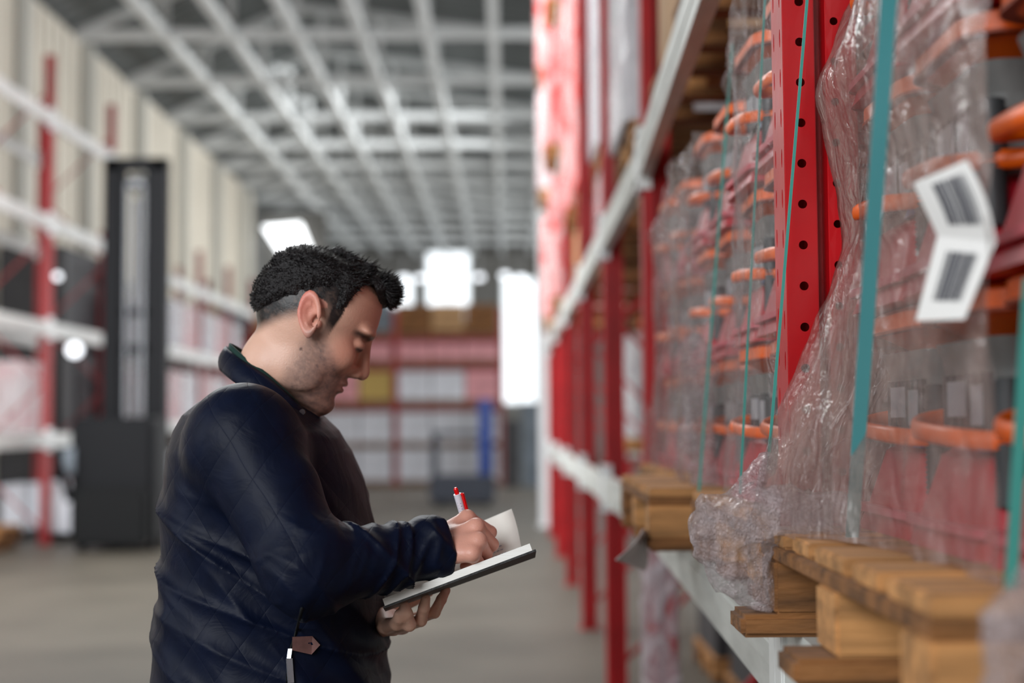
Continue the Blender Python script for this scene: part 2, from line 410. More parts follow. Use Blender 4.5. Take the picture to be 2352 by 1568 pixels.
# near rack: posts at Y 2.1 and the bay before it, slightly out of line with the long run behind
X1, Y1 = 0.407, 2.10
X2, Y2 = 0.512, 5.35
near = empty('pallet_rack', (X1, Y1, 0), 'red pallet rack close on the right, with round holes in its front post', 'pallet rack')
def nfr(x, y, isnear):
    n0 = len(bpy.data.objects)
    g = empty('rack_frame', (0, 0, 0)); g.parent = near
    return g
ANG = math.atan2(X2 - X1, Y2 - Y1)
near.rotation_euler = (0, 0, -ANG)
L1 = math.hypot(X2 - X1, Y2 - Y1)
frame(near, 0, 0, 6.4, RED, near=True)
beam(near, -0.012, 0.055, L1 - 0.055, BT, BEAM, clipcol=WHITEP); beam(near, -0.012, 0.055, L1 - 0.055, BT2, BEAM, 0.13, clipcol=WHITEP)
beam(near, 1.02, 0.055, L1 - 0.055, BT, BEAM); beam(near, 1.02, 0.055, L1 - 0.055, BT2, BEAM, 0.13)
beam(near, -0.012, -2.7, -0.055, BT, BEAM, clipcol=WHITEP); beam(near, -0.012, -2.7, -0.055, BT2, BEAM, 0.13, clipcol=WHITEP)
beam(near, 1.02, -2.7, -0.055, BT, BEAM); beam(near, 1.02, -2.7, -0.055, BT2, BEAM, 0.13)
frame(near, 0, -2.755, 6.4, RED)

run = empty('pallet_rack', (X2, Y2, 0), 'red pallet rack with grey-white beams running down the right side of the aisle', 'pallet rack')
py_ = [0, 2.25, 4.75, 7.45, 10.15, 12.95]
for i, y in enumerate(py_):
    frame(run, 0, y, 6.6, REDRUN)
for i in range(len(py_) - 1):
    a, b_ = py_[i] + 0.055, py_[i + 1] - 0.055
    for z in ((BT, BT2) if i < 3 else (BT, BT2, 3.95, 5.35)):
        beam(run, -0.012, a, b_, z, BEAM, clipcol=CLIP); 
        if z < 3: beam(run, 1.02, a, b_, z, BEAM)
# crumpled film wound round the foot of the second post
def wrapped_post(x0, x1, y0, y1, z0, z1, m, parent):
    b = MB(); nz, nc = 70, 40; V = []; F = []
    for i in range(nz + 1):
        z = z0 + (z1 - z0) * i / nz
        for k in range(nc):
            t = 2 * PI * k / nc; e = max(abs(math.cos(t)), abs(math.sin(t)))
            x = (x0 + x1) / 2 + (x1 - x0) / 2 * math.cos(t) / e ** 0.8; y = (y0 + y1) / 2 + (y1 - y0) / 2 * math.sin(t) / e ** 0.8
            nn = noise.noise(Vector((x * 30, y * 30, z * 14))) * 0.010 + noise.noise(Vector((x * 60, y * 60, z * 40))) * 0.005
            V.append((x + nn * math.cos(t), y + nn * math.sin(t), z))
    for i in range(nz):
        for k in range(nc): F.append((i * nc + k, i * nc + (k + 1) % nc, (i + 1) * nc + (k + 1) % nc, (i + 1) * nc + k))
    return b.add(V, F, True).build('film_sleeve', m, parent)
w = wrapped_post(X2 - 0.02, X2 + 0.115, Y2 - 0.065, Y2 + 0.065, 0.01, 0.99, film_mat('sleeve_film', (226, 214, 220), (0.15, 0.95), 16, (1, 1, 0.5)), None)
w.name = 'post_film_wrap'; tag(w, 'crinkled clear film wound round the foot of the second red rack post', 'plastic film')

# white steel column standing at the far end of the right rack
col = MB().box(0.44, 0.60, 19.9, 20.06, 0, 4.95); col.box(0.40, 0.64, 19.86, 20.1, 0, 0.02)
tag(col.build('steel_column', CLIP), 'white steel column standing beyond the far end of the right rack', 'column')

# ---- the racks on the left
XR = -5.62
lrack = empty('pallet_rack', (XR, 17.5, 0), 'tall red pallet rack with empty white beams on the left, by the black stacker', 'pallet rack')
for y in (-2.7, 0, 2.75):
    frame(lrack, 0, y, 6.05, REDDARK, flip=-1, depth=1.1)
for (a, b_) in ((-2.65, -0.05), (0.05, 2.70)):
    for z in (5.32, 4.02, 2.72, 1.36):
        beam(lrack, 0.012, a, b_, z, WHITEP, 0.17, flip=-1, clipcol=CLIP)
        beam(lrack, -1.06, a, b_, z, WHITEP, 0.15, flip=-1)
lrack2 = empty('pallet_rack', (XR, 23.4, 0), 'lower red pallet rack with white beams further down the left wall', 'pallet rack')
for y in (0, 2.7, 5.4, 8.1):
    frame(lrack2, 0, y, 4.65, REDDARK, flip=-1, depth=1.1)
for a in (0, 2.7, 5.4):
    for z in (3.95, 2.75, 1.5):
        beam(lrack2, 0.012, a + 0.05, a + 2.65, z, WHITEP, 0.17, flip=-1, clipcol=CLIP)
        beam(lrack2, -1.06, a + 0.05, a + 2.65, z, WHITEP, 0.15, flip=-1)

# ---- the rack right across the far end of the aisle
YF = 33.0
far = empty('pallet_rack', (-9, YF, 0), 'red pallet rack standing across the far end of the aisle', 'pallet rack')
fx = [-6.9, -4.15, -1.4, 1.35][::1]
fx0 = at(1152, 900, YF).x
fx = [fx0 - 2.46 * k for k in range(4)][::-1]
far.location = (0, YF, 0)
for x in fx:
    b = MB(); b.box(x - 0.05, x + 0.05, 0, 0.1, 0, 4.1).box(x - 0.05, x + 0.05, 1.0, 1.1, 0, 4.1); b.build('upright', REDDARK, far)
FL = [1.86, 2.80, 3.46]
for z in FL:
    for a, c in zip(fx, fx[1:]):
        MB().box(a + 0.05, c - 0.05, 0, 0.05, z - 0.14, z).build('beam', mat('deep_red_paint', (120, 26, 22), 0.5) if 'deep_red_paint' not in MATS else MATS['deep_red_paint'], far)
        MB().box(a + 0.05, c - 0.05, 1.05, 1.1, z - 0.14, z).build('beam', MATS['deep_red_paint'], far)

# ---------------------------------------------------------------- pallets
def make_pallet(name='pallet', wood=None, over=0.0, lx=1.2, ly=0.8, s=(0.030, 0.072, 0.018, 0.020), stamp=False):
    """origin at the aisle-side bottom edge, x into the rack, y along the aisle from 0 to ly"""
    wood = wood or WOOD
    r = empty(name, (0, 0, 0)); z = 0
    rnd = random.Random(5)
    for yc in (0.05, ly / 2, ly - 0.05):
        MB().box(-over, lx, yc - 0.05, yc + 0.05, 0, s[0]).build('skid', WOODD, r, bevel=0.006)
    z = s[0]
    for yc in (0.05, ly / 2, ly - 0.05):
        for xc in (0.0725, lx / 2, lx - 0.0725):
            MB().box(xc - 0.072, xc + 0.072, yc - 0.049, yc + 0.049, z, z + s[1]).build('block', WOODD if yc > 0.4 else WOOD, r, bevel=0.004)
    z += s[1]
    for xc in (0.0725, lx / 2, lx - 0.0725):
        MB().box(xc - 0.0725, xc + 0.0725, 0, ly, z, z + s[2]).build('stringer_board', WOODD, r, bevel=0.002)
    z += s[2]
    ws = [0.145, 0.10, 0.145, 0.10, 0.145]; gap = (ly - sum(ws)) / 4; y = 0
    for wdt in ws:
        j = rnd.uniform(-0.008, 0.008)
        MB().box(j, lx + j, y, y + wdt, z, z + s[3]).build('deck_board', wood, r, bevel=0.003)
        y += wdt + gap
    r['h'] = z + s[3]
    return r
PT = 0.140
NPAL = 0
pal0 = make_pallet(over=0.045)
tag(pal0, 'pine pallet nearest the camera, its board ends jutting over the grey beam', 'pallet')
pal0.location = (0.352, 1.20, BT)
pal1 = make_pallet(); tag(pal1, 'pine pallet just behind the close red post, with stencilled letters', 'pallet')
pal1.location = (0.388, 2.24, BT)
cu = bpy.data.curves.new('stencil_text', 'FONT'); cu.body = 'ETE'; cu.size = 0.024; cu.extrude = 0.0004; cu.materials.append(INK)
st = font_mesh('stencil_text', cu, INK); st.parent = pal1; st.location = (0.012, -0.0006, 0.055); st.rotation_euler = (PI / 2, 0, 0)
pal2 = tree_copy(pal1, (0.31, 3.16, BT), 'pine pallet showing its square end block beside the loose grey plastic flap')
for c in list(pal2.children):
    if c.name.startswith('stencil'): bpy.data.objects.remove(c)
pal3 = tree_copy(pal2, (0.46, 4.22, BT), 'pine pallet furthest along the near bay, against the second red post')
# pallets standing on the upper beams
UP = 'pallets on the upper beams of the near rack'
for y, x in ((-0.0, 0.37), (1.18, 0.40), (2.26, 0.45), (3.22, 0.48), (4.2, 0.51)):
    if y < 0.5: continue
    k = {1.18: 'directly above the nearest loaded pallet', 2.26: 'just beyond the close red post', 3.22: 'dark underside in the middle of the bay', 4.2: 'carrying brown cartons at the far end of the bay'}[y]
    tree_copy(pal2, (x, y, BT2), 'pallet on the upper beam, ' + k, UP)

# ---------------------------------------------------------------- the orange-capped machines
def make_machine():
    r = empty('garden_machine', (0, 0, 0))
    b = MB(); b.frust((0.33, 0.28), (0.31, 0.265), 0.0, 0.03, r=0.03); b.frust((0.31, 0.265), (0.27, 0.215), 0.03, 0.105, r=0.035); b.frust((0.27, 0.215), (0.24, 0.19), 0.105, 0.115, r=0.03)
    base = b.build('base', REDPL, r)
    MB().frust((0.335, 0.285), (0.335, 0.285), 0.024, 0.034, r=0.03).build('rim', mat('pale_red_trim', (214, 96, 110), 0.4) if 'pale_red_trim' not in MATS else MATS['pale_red_trim'], base)
    b = MB(); b.frust((0.235, 0.20), (0.25, 0.215), 0.112, 0.20, r=0.025); b.frust((0.25, 0.215), (0.27, 0.23), 0.20, 0.235, r=0.03)
    body = b.build('body', MGREY, r)
    g = MB()
    for k in range(7): g.box(-0.130, -0.118, -0.075 + k * 0.024, -0.062 + k * 0.024, 0.13, 0.198)
    g.build('vent', DGREY, body)
    lb = MB(); lb.box(-0.085, -0.005, -0.1115, -0.108, 0.165, 0.192); lb.box(-0.085, -0.035, -0.1105, -0.107, 0.128, 0.16)
    lb.build('spec_label', mat('grey_label', (172, 172, 178), 0.6) if 'grey_label' not in MATS else MATS['grey_label'], body)
    lb = MB(); lb.box(-0.132, -0.1295, 0.0, 0.06, 0.15, 0.19); lb.box(-0.132, -0.1295, -0.055, -0.02, 0.14, 0.185); lb.build('rating_label', MATS['grey_label'], body)
    # orange hoop handle: a loop that swings low on the aisle side
    pts = []
    for k in range(28):
        t = 2 * PI * k / 28
        pts.append((0.172 * math.copysign(abs(math.cos(t)) ** 0.6, math.cos(t)), 0.145 * math.copysign(abs(math.sin(t)) ** 0.6, math.sin(t)), 0.142 + 0.018 * math.sin(t + 0.6)))
    MB().tube(pts, 0.006, 10, closed=True, flat=0.011).build('hoop_handle', ORANGE, r)
    b = MB(); b.frust((0.20, 0.17), (0.285, 0.25), 0.235, 0.262, r=0.05); b.frust((0.30, 0.262), (0.30, 0.262), 0.262, 0.283, r=0.05); b.frust((0.30, 0.262), (0.27, 0.235), 0.283, 0.292, r=0.05)
    cap = b.build('cap', ORANGE, r)
    MB().frust((0.304, 0.266), (0.304, 0.266), 0.2595, 0.2635, r=0.05).build('cap_seam', mat('burnt_orange_seam', (170, 64, 6), 0.5) if 'burnt_orange_seam' not in MATS else MATS['burnt_orange_seam'], cap)
    h = MB(); n = 22
    prof = []
    for k in range(n * 2 + 1): prof.append((0.115 + k * 0.135 / (n * 2), 0.0165 if k % 2 else 0.0135))
    V = []; F = []
    for z, rr in prof:
        for q in range(14): V.append((-0.125 + rr * math.cos(2 * PI * q / 14), -0.118 + rr * math.sin(2 * PI * q / 14), z - 0.06))
    for i in range(len(prof) - 1):
        for q in range(14): F.append((i * 14 + q, i * 14 + (q + 1) % 14, (i + 1) * 14 + (q + 1) % 14, (i + 1) * 14 + q))
    h.add(V, F, True).build('corrugated_hose', DGREY, r)
    MB().frust((0.03, 0.045), (0.02, 0.035), 0, 0.014, r=0.008).build('button', BLUEP, r, loc=(-0.118, -0.055, 0.112))
    c = bpy.data.curves.new('lettering', 'FONT'); c.body = 'RU'; c.size = 0.045; c.extrude = 0.0006; c.offset = 0.0012; c.materials.append(PAPER)
    o = font_mesh('lettering', c, PAPER); o.parent = r; o.location = (-0.12, -0.1275, 0.045); o.rotation_euler = (math.radians(68), 0, 0)
    return r
mach = make_machine()
G1 = 'orange-capped machines stacked on pallets'
first = [True]
def put(x, y, z, label, rz=0.0):
    if first[0]:
        first[0] = False; mach.location = (x, y, z); mach.rotation_euler = (0, 0, rz); mach['label'] = label; mach['category'] = 'garden machine'; mach['group'] = G1; return mach
    return tree_copy(mach, (x, y, z), label, G1, rz)
rnd = random.Random(11)
LAY = 0.2935
pallets = [(0.352, 1.20, 'the nearest pallet', 0.118), (0.388, 2.24, 'the pallet behind the close post', 0.05), (0.31, 3.16, 'the second pallet past the close post', 0.17), (0.46, 4.22, 'the bay\'s furthest pallet', 0.04)]
for (px_, py0, nm, inset) in pallets:
    nl = 3
    for lay in range(nl):
        for j, yc in enumerate((0.15, 0.45) if py0 != 1.20 else (0.11, 0.40, 0.665)):
            for i in range(2 if py0 < 3 else 1):
                yy = py0 + (yc if py0 == 1.20 else yc + 0.03 * (j + 0.3)) + rnd.uniform(-0.006, 0.006)
                xx = px_ + inset + 0.17 + i * 0.36 + rnd.uniform(-0.005, 0.012)
                lab = 'orange-capped machine, %s layer on %s, %s, %s' % (['lowest', 'middle', 'top'][lay], nm, ('near side', 'far side')[j] if py0 != 1.20 else ('near end', 'centre', 'far end')[j], ('aisle row', 'inner row')[i])
                put(xx, yy, BT + PT + lay * LAY, lab, rnd.uniform(-0.03, 0.03))

# ---------------------------------------------------------------- stretch film
def interp(tab, z):
    if z <= tab[0][0]: return tab[0][1]
    for (a, b), (c, d) in zip(tab, tab[1:]):
        if z <= c: return b + (d - b) * (z - a) / (c - a)
    return tab[-1][1]
def sstep(t): t = max(0, min(1, t)); return t * t * (3 - 2 * t)
def film_sheet(name, xtab, x0, y0, y1, z0, z1, m, parent=None, back=0.5, ny=60, nz=80, amp=0.008, seed=0, start=None, nearside=True, blend=0.5, ztab=None):
    """film wrapped round a load: near side, aisle side, far side. xtab gives the aisle-side x of the far corner by height"""
    V = []; F = []
    path = []
    if nearside: path += [('n', k / 14) for k in range(14)]
    path += [('a', k / ny) for k in range(ny + 1)]
    path += [('f', k / 14) for k in range(1, 15)]
    cols = len(path)
    for i in range(nz + 1):
        t = i / nz
        for (w_, s) in path:
            if w_ == 'n': X, Y, n_ = x0 + back * (1 - s), y0, (0, -1)
            elif w_ == 'a':
                Y = y0 + (y1 - y0) * s; n_ = (-1, 0)
            zz0 = z0 if ztab is None else interp(ztab, (y0 if w_ == 'n' else y1 if w_ == 'f' else Y))
            z = zz0 + (z1 - zz0) * t
            xc = interp(xtab, z)
            if w_ == 'a': X = x0 + (xc - x0) * sstep((Y - (y1 - blend)) / blend)
            if w_ == 'f': X, Y, n_ = xc + back * s, y1 + 0.0, (0, 1)
            q = Vector((X * 7 + seed, Y * 7, z * 4)); dd = (noise.noise(q) * amp * 1.6 + abs(noise.noise(q * 2.3 + Vector((9, 1, 3)))) * amp * 1.3 + noise.noise(q * 7) * amp * 0.35)
            V.append((X + n_[0] * dd, Y + n_[1] * dd, z + noise.noise(q * 1.7) * 0.01))
    for i in range(nz):
        for k in range(cols - 1): F.append((i * cols + k, i * cols + k + 1, (i + 1) * cols + k + 1, (i + 1) * cols + k))
    return MB().add(V, F, True).build(name, m, parent)

def pxz(py, Y): return at(1500, py, Y).z
def pxx(px, Y): return at(px, 800, Y).x
YC = 1.985
tab0 = [(pxz(py, YC), pxx(px, YC)) for py, px in ((1240, 1700), (1130, 1735), (1040, 1765), (930, 1800), (800, 1842), (720, 1870), (640, 1912), (560, 1945), (500, 1940), (400, 1930), (300, 1905), (215, 1888), (190, 1892), (100, 1935), (0, 1985), (-80, 2010))]
f0 = film_sheet('stretch_wrap', tab0, 0.437, 1.265, YC, BT + PT + 0.0, 2.25, FILMN, None, amp=0.010, seed=3, blend=0.42, nearside=False)
tag(f0, 'loose clear stretch film hanging around the nearest load of machines', 'stretch film')
# white sticker with two bar codes on that film
lab = empty('barcode_label', (0, 0, 0)); lab.parent = f0
YL = 1.36
cor = {(0, 0): (2128, 738, 1.385), (1, 0): (2240, 735, 1.30), (0, 1): (2178, 545, 1.37), (1, 1): (2312, 560, 1.275), (0, 2): (2122, 425, 1.385), (1, 2): (2245, 372, 1.30)}
def labpt(u, v, off=0.0):
    v2 = v * 2; a = 0 if v2 < 1 else 1; f_ = v2 - a
    bulge = math.sin(PI * v) * 0.0
    def P(iu, iv): px, py, Y = cor[(iu, iv)]; return at(px, py, Y)
    l = P(0, a).lerp(P(0, a + 1), f_); r = P(1, a).lerp(P(1, a + 1), f_)
    if v > 0.5: r = r + Vector((0.0, -0.012 * math.sin(PI * (v - 0.5) * 2), 0))
    p = l.lerp(r, u); return p + Vector((-0.014 - off, -0.012 - off * 0.5, 0))
def patch(u0, u1, v0, v1, off, n=8):
    b = MB(); V = []; F = []
    for j in range(n + 1):
        for i in range(n + 1): V.append(labpt(u0 + (u1 - u0) * i / n, v0 + (v1 - v0) * j / n, off))
    for j in range(n):
        for i in range(n): F.append((j * (n + 1) + i, j * (n + 1) + i + 1, (j + 1) * (n + 1) + i + 1, (j + 1) * (n + 1) + i))
    return V, F
b = MB(); b.add(*patch(0, 1, 0, 1, 0, 12)); o = b.build('sticker', PAPER, f0); o.name = 'barcode_label'
tag(o, 'white sticker with two black bar codes')
bpy.data.objects.remove(lab)
md = o.modifiers.new('paper', 'SOLIDIFY'); md.thickness = 0.0006
rb = random.Random(4)
for (v0, v1, u0, u1) in ((0.12, 0.42, 0.26, 0.80), (0.60, 0.93, 0.30, 0.86)):
    b = MB(); u = u0
    while u < u1:
        w_ = rb.choice([0.012, 0.018, 0.03, 0.045]); V, F = patch(u, min(u + w_, u1), v0, v1, 0.0012, 4); b.add(V, F); u += w_ + rb.choice([0.012, 0.02, 0.03])
    b.build('bar_code', INK, o)

# crumpled bundle of film bulging over the beam: signed-distance blob, surfaced below
# ---------------------------------------------------------------- signed-distance modelling
def cap_(P, a, b, r1, r2):
    a = np.asarray(a, np.float32); b = np.asarray(b, np.float32); ab = b - a
    t = np.clip(((P - a) @ ab) / max(float(ab @ ab), 1e-9), 0, 1)
    return np.linalg.norm(P - a - t[:, None] * ab, axis=1) - (r1 + (r2 - r1) * t)
def ell_(P, c, r, R=None):
    q = P - np.asarray(c, np.float32)
    if R is not None: q = q @ np.asarray(R, np.float32)
    r = np.asarray(r, np.float32); k0 = np.linalg.norm(q / r, axis=1); k1 = np.linalg.norm(q / (r * r), axis=1)
    return k0 * (k0 - 1) / np.maximum(k1, 1e-6)
def smin(a, b, k):
    h = np.clip(0.5 + 0.5 * (b - a) / k, 0, 1); return b * (1 - h) + a * h - k * h * (1 - h)
def smax(a, b, k): return -smin(-a, -b, k)
_rs = np.random.RandomState(3)
_LAT = _rs.rand(32, 32, 32).astype(np.float32)
def vnoise(P):
    """value noise, -1..1"""
    i = np.floor(P).astype(int); f = (P - i).astype(np.float32); f = f * f * (3 - 2 * f)
    x0, y0, z0 = (i % 32).T; x1, y1, z1 = ((i + 1) % 32).T; fx_, fy, fz = f.T
    c = _LAT
    a = c[x0, y0, z0] * (1 - fx_) + c[x1, y0, z0] * fx_; b = c[x0, y1, z0] * (1 - fx_) + c[x1, y1, z0] * fx_
    d = c[x0, y0, z1] * (1 - fx_) + c[x1, y0, z1] * fx_; e = c[x0, y1, z1] * (1 - fx_) + c[x1, y1, z1] * fx_
    return ((a * (1 - fy) + b * fy) * (1 - fz) + (d * (1 - fy) + e * fy) * fz) * 2 - 1

def surface(f, lo, hi, h, B=20, slack=1.5):
    """surface nets over sparse blocks; returns vertices and quads"""
    lo = np.asarray(lo, np.float64); hi = np.asarray(hi, np.float64); N = np.ceil((hi - lo) / h).astype(int) + 1
    nb = np.ceil(N / B).astype(int)
    bi = np.stack(np.meshgrid(*[np.arange(k) for k in nb], indexing='ij'), -1).reshape(-1, 3)
    cen = lo + (bi * B + B / 2) * h
    R = B / 2 * h * 1.7321 * slack
    d = f(cen.astype(np.float32)); bi = bi[np.abs(d) < R + 0.01]
    M = (N + B + 4).astype(np.int64)
    def gid(i): return (i[..., 0] * M[1] + i[..., 1]) * M[2] + i[..., 2]
    g = np.stack(np.meshgrid(*[np.arange(B + 1)] * 3, indexing='ij'), -1)
    ids, pos, quads = [], [], []
    CO = [(a, b, c) for a in (0, 1) for b in (0, 1) for c in (0, 1)]
    for blk in bi:
        base = blk * B; idx = g + base
        P = (lo + idx * h).reshape(-1, 3).astype(np.float32)
        D = f(P).reshape(B + 1, B + 1, B + 1)
        if D.min() > 0 or D.max() < 0: continue
        S = D < 0
        acc = np.zeros((B, B, B, 3)); cnt = np.zeros((B, B, B))
        for ax in range(3):
            for u in (0, 1):
                for v in (0, 1):
                    o0 = [0, 0, 0]; oth = [q for q in range(3) if q != ax]; o0[oth[0]] = u; o0[oth[1]] = v; o1 = list(o0); o1[ax] = 1
                    d0 = D[o0[0]:o0[0] + B, o0[1]:o0[1] + B, o0[2]:o0[2] + B]; d1 = D[o1[0]:o1[0] + B, o1[1]:o1[1] + B, o1[2]:o1[2] + B]
                    cr = (d0 < 0) != (d1 < 0); t = np.where(cr, d0 / np.where(cr, d0 - d1, 1), 0)
                    p = np.zeros((B, B, B, 3)); p[..., oth[0]] = u; p[..., oth[1]] = v; p[..., ax] = t
                    acc += p * cr[..., None]; cnt += cr
        mk = cnt > 0
        ci = np.argwhere(mk)
        if len(ci):
            ids.append(gid(ci + base)); pos.append(lo + (ci + base + acc[mk] / cnt[mk][:, None]) * h)
        for ax in range(3):
            o1 = [0, 0, 0]; o1[ax] = 1
            s0 = S[:B, :B, :B]; s1 = S[o1[0]:o1[0] + B, o1[1]:o1[1] + B, o1[2]:o1[2] + B]
            e = np.argwhere(s0 != s1)
            if not len(e): continue
            sg = s0[tuple(e.T)]; u = [0, 0, 0]; v = [0, 0, 0]; u[(ax + 1) % 3] = 1; v[(ax + 2) % 3] = 1
            u = np.array(u); v = np.array(v); E = e + base
            q = np.stack([gid(E - u - v), gid(E - v), gid(E), gid(E - u)], 1)
            q[~sg] = q[~sg][:, ::-1]; quads.append(q)
    ids = np.concatenate(ids); pos = np.concatenate(pos); quads = np.concatenate(quads)
    uid, first_ = np.unique(ids, return_index=True); pos = pos[first_]
    k = np.searchsorted(uid, quads); k = np.minimum(k, len(uid) - 1); ok = (uid[k] == quads).all(1)
    return pos, k[ok]

def np_mesh(name, V, Q, m, parent=None, smooth=True):
    me = bpy.data.meshes.new(name); me.vertices.add(len(V)); me.vertices.foreach_set('co', V.astype(np.float32).ravel())
    me.loops.add(Q.size); me.loops.foreach_set('vertex_index', Q.astype(np.int32).ravel())
    me.polygons.add(len(Q)); me.polygons.foreach_set('loop_start', np.arange(0, Q.size, 4, dtype=np.int32)); me.polygons.foreach_set('loop_total', np.full(len(Q), 4, np.int32))
    me.polygons.foreach_set('use_smooth', np.full(len(Q), smooth)); me.update(calc_edges=True); me.validate()
    me.materials.append(m)
    o = bpy.data.objects.new(name, me); C.objects.link(o)
    if parent is not None: o.parent = parent
    return o

def A(px, py, Y): return np.array(at(px, py, Y), np.float32)
def blob(name, chain, m, h=0.004, amp=0.012, fr=28, k=0.03, parent=None):
    def f(P):
        d = None
        for (p, q, r1, r2) in chain:
            c = cap_(P, p, q, r1, r2); d = c if d is None else smin(d, c, k)
        n1 = vnoise(P * fr); n2 = vnoise(P * fr * 2.1 + 7); n3 = vnoise(P * fr * 4.3 + 3)
        return d + amp * (np.abs(n1) * 1.4 - 0.6) + amp * 0.6 * (np.abs(n2) - 0.4) + amp * 0.25 * n3
    pts = np.array([c[0] for c in chain] + [c[1] for c in chain]); rr = max(max(c[2], c[3]) for c in chain) + amp * 2 + 0.02
    V, Q = surface(f, pts.min(0) - rr, pts.max(0) + rr, h, slack=1.7)
    return np_mesh(name, V, Q, m, parent)
s_ = 1 / 1690.0
cb = blob('film_bundle', [(A(1655, 1215, 1.93), A(1690, 1290, 1.93), 62 * s_, 60 * s_), (A(1690, 1290, 1.93), A(1752, 1365, 1.93), 58 * s_, 36 * s_),
     (A(1655, 1205, 1.93), A(1780, 1180, 1.90), 60 * s_, 52 * s_), (A(1780, 1180, 1.90), A(1930, 1185, 1.86), 50 * s_, 44 * s_), (A(1700, 1180, 1.92), A(1760, 1060, 1.97), 40 * s_, 14 * s_)], FILMC, amp=0.010, h=0.0032)
tag(cb, 'crumpled bundle of clear film bulging over the beam beside the nearest pallet', 'plastic film')

# films of the further pallets
def ftab(lst, Y): return sorted((pxz(py, Y), pxx(px, Y)) for py, px in lst)
tab1 = ftab(((1130, 1655), (1000, 1672), (900, 1668), (760, 1672), (700, 1690), (600, 1694), (520, 1712), (430, 1682), (330, 1706), (240, 1690), (190, 1668), (130, 1700), (60, 1762), (-60, 1790)), 2.95)
f1 = film_sheet('stretch_wrap', tab1, 0.412, 2.235, 2.97, BT + PT, 2.24, FILM, None, amp=0.008, seed=21, blend=0.5)
tag(f1, 'stretch film round the load just behind the close red post', 'stretch film')
tab2 = ftab(((1120, 1600), (1050, 1560), (960, 1568), (860, 1575), (780, 1555), (720, 1590), (600, 1560), (500, 1530), (400, 1570), (300, 1590), (200, 1600)), 3.6)
f2 = film_sheet('stretch_wrap', tab2, 0.425, 3.17, 3.9, BT + PT, 2.1, FILM, None, amp=0.016, seed=41, blend=0.4)
tag(f2, 'crinkled bulging stretch film round the second load beyond the close red post', 'stretch film')
tab3 = ftab(((1060, 1500), (950, 1490), (900, 1540), (700, 1540), (500, 1545), (350, 1560)), 4.8)
f3 = film_sheet('stretch_wrap', tab3, 0.49, 4.23, 4.98, BT + PT, 2.1, FILM, None, amp=0.012, seed=61, blend=0.3)
tag(f3, 'pinkish stretch film round the furthest load of the near bay', 'stretch film')
gl = blob('film_bundle', [(A(1600, 800, 3.3), A(1610, 860, 3.3), 0.03, 0.03), (A(1612, 860, 3.3), A(1600, 1000, 3.3), 0.028, 0.03), (A(1600, 1000, 3.3), A(1615, 1090, 3.3), 0.03, 0.028)], FILMC, amp=0.012, h=0.005)
tag(gl, 'glinting twist of clear film hanging down the second load', 'plastic film')
fl = blob('film_bundle', [(A(1468, 1225, 3.1), A(1445, 1285, 3.1), 0.020, 0.024), (A(1440, 1050, 3.6), A(1500, 1060, 3.6), 0.03, 0.02)], FILMC, amp=0.006, h=0.004)
bpy.data.objects.remove(fl)
# loose grey flap hanging off the beam under the second pallet
b = MB(); V = []; F = []
for j in range(13):
    for i in range(11):
        u, v = i / 10, j / 12
        p = at(1475, 1215, 3.14).lerp(at(1490, 1225, 3.3), u).lerp(at(1418, 1285, 3.06).lerp(at(1478, 1312, 3.3), u), v)
        V.append(p + Vector((0.006 * math.sin(5 * u + 4 * v), 0.012 * math.sin(7 * u), 0)))
for j in range(12):
    for i in range(10): F.append((j * 11 + i, j * 11 + i + 1, (j + 1) * 11 + i + 1, (j + 1) * 11 + i))
o = b.add(V, F, True).build('plastic_flap', mat('grey_plastic_sheet', (215, 208, 208), 0.5, bump=0.3, bscale=30)); md = o.modifiers.new('t', 'SOLIDIFY'); md.thickness = 0.002
tag(o, 'loose grey plastic flap hanging from the beam by the red post', 'plastic sheet')

# ---------------------------------------------------------------- strapping
def strap(p, q, w_, t, m, label, sag=0.0, name='strapping_band'):
    pts = [p.lerp(q, k / 20) + Vector((-sag * math.sin(PI * k / 20), 0, 0)) for k in range(21)]
    o = MB().tube(pts, t / 2, 8, flat=w_ / 2).build(name, m) if False else None
    b = MB(); V = []
    for a in pts:
        for dx, dy in ((-w_ / 2, 0), (w_ / 2, 0), (w_ / 2, t), (-w_ / 2, t)): V.append(a + Vector((dx, dy, 0)))
    F = [(4 * i + k, 4 * i + (k + 1) % 4, 4 * i + 4 + (k + 1) % 4, 4 * i + 4 + k) for i in range(20) for k in range(4)] + [(3, 2, 1, 0), (80, 81, 82, 83)]
    o = b.add(V, F).build(name, m); tag(o, label, 'strapping band'); return o
strap(at(2046, -60, 1.30), at(1957, 1238, 1.80), 0.0165, 0.001, TEAL, 'wide bright teal strap running down the nearest wrapped load')
strap(at(2366, 640, 1.245), at(2318, 1425, 1.245), 0.012, 0.001, TEALD, 'dull teal strap at the right edge, beside the red base')
strap(at(1859, -60, 1.99), at(1764, 1075, 1.99), 0.0042, 0.0012, TEALD, 'thin green strap slanting across the close red post')
strap(at(1759, -40, 2.34), at(1700, 1134, 2.40), 0.0042, 0.0012, TEALD, 'thin green strap just left of the close red post')
strap(at(1682, 100, 2.98), at(1605, 1136, 3.0), 0.0055, 0.0012, TEALD, 'thin green strap on the second load, further from the red post')

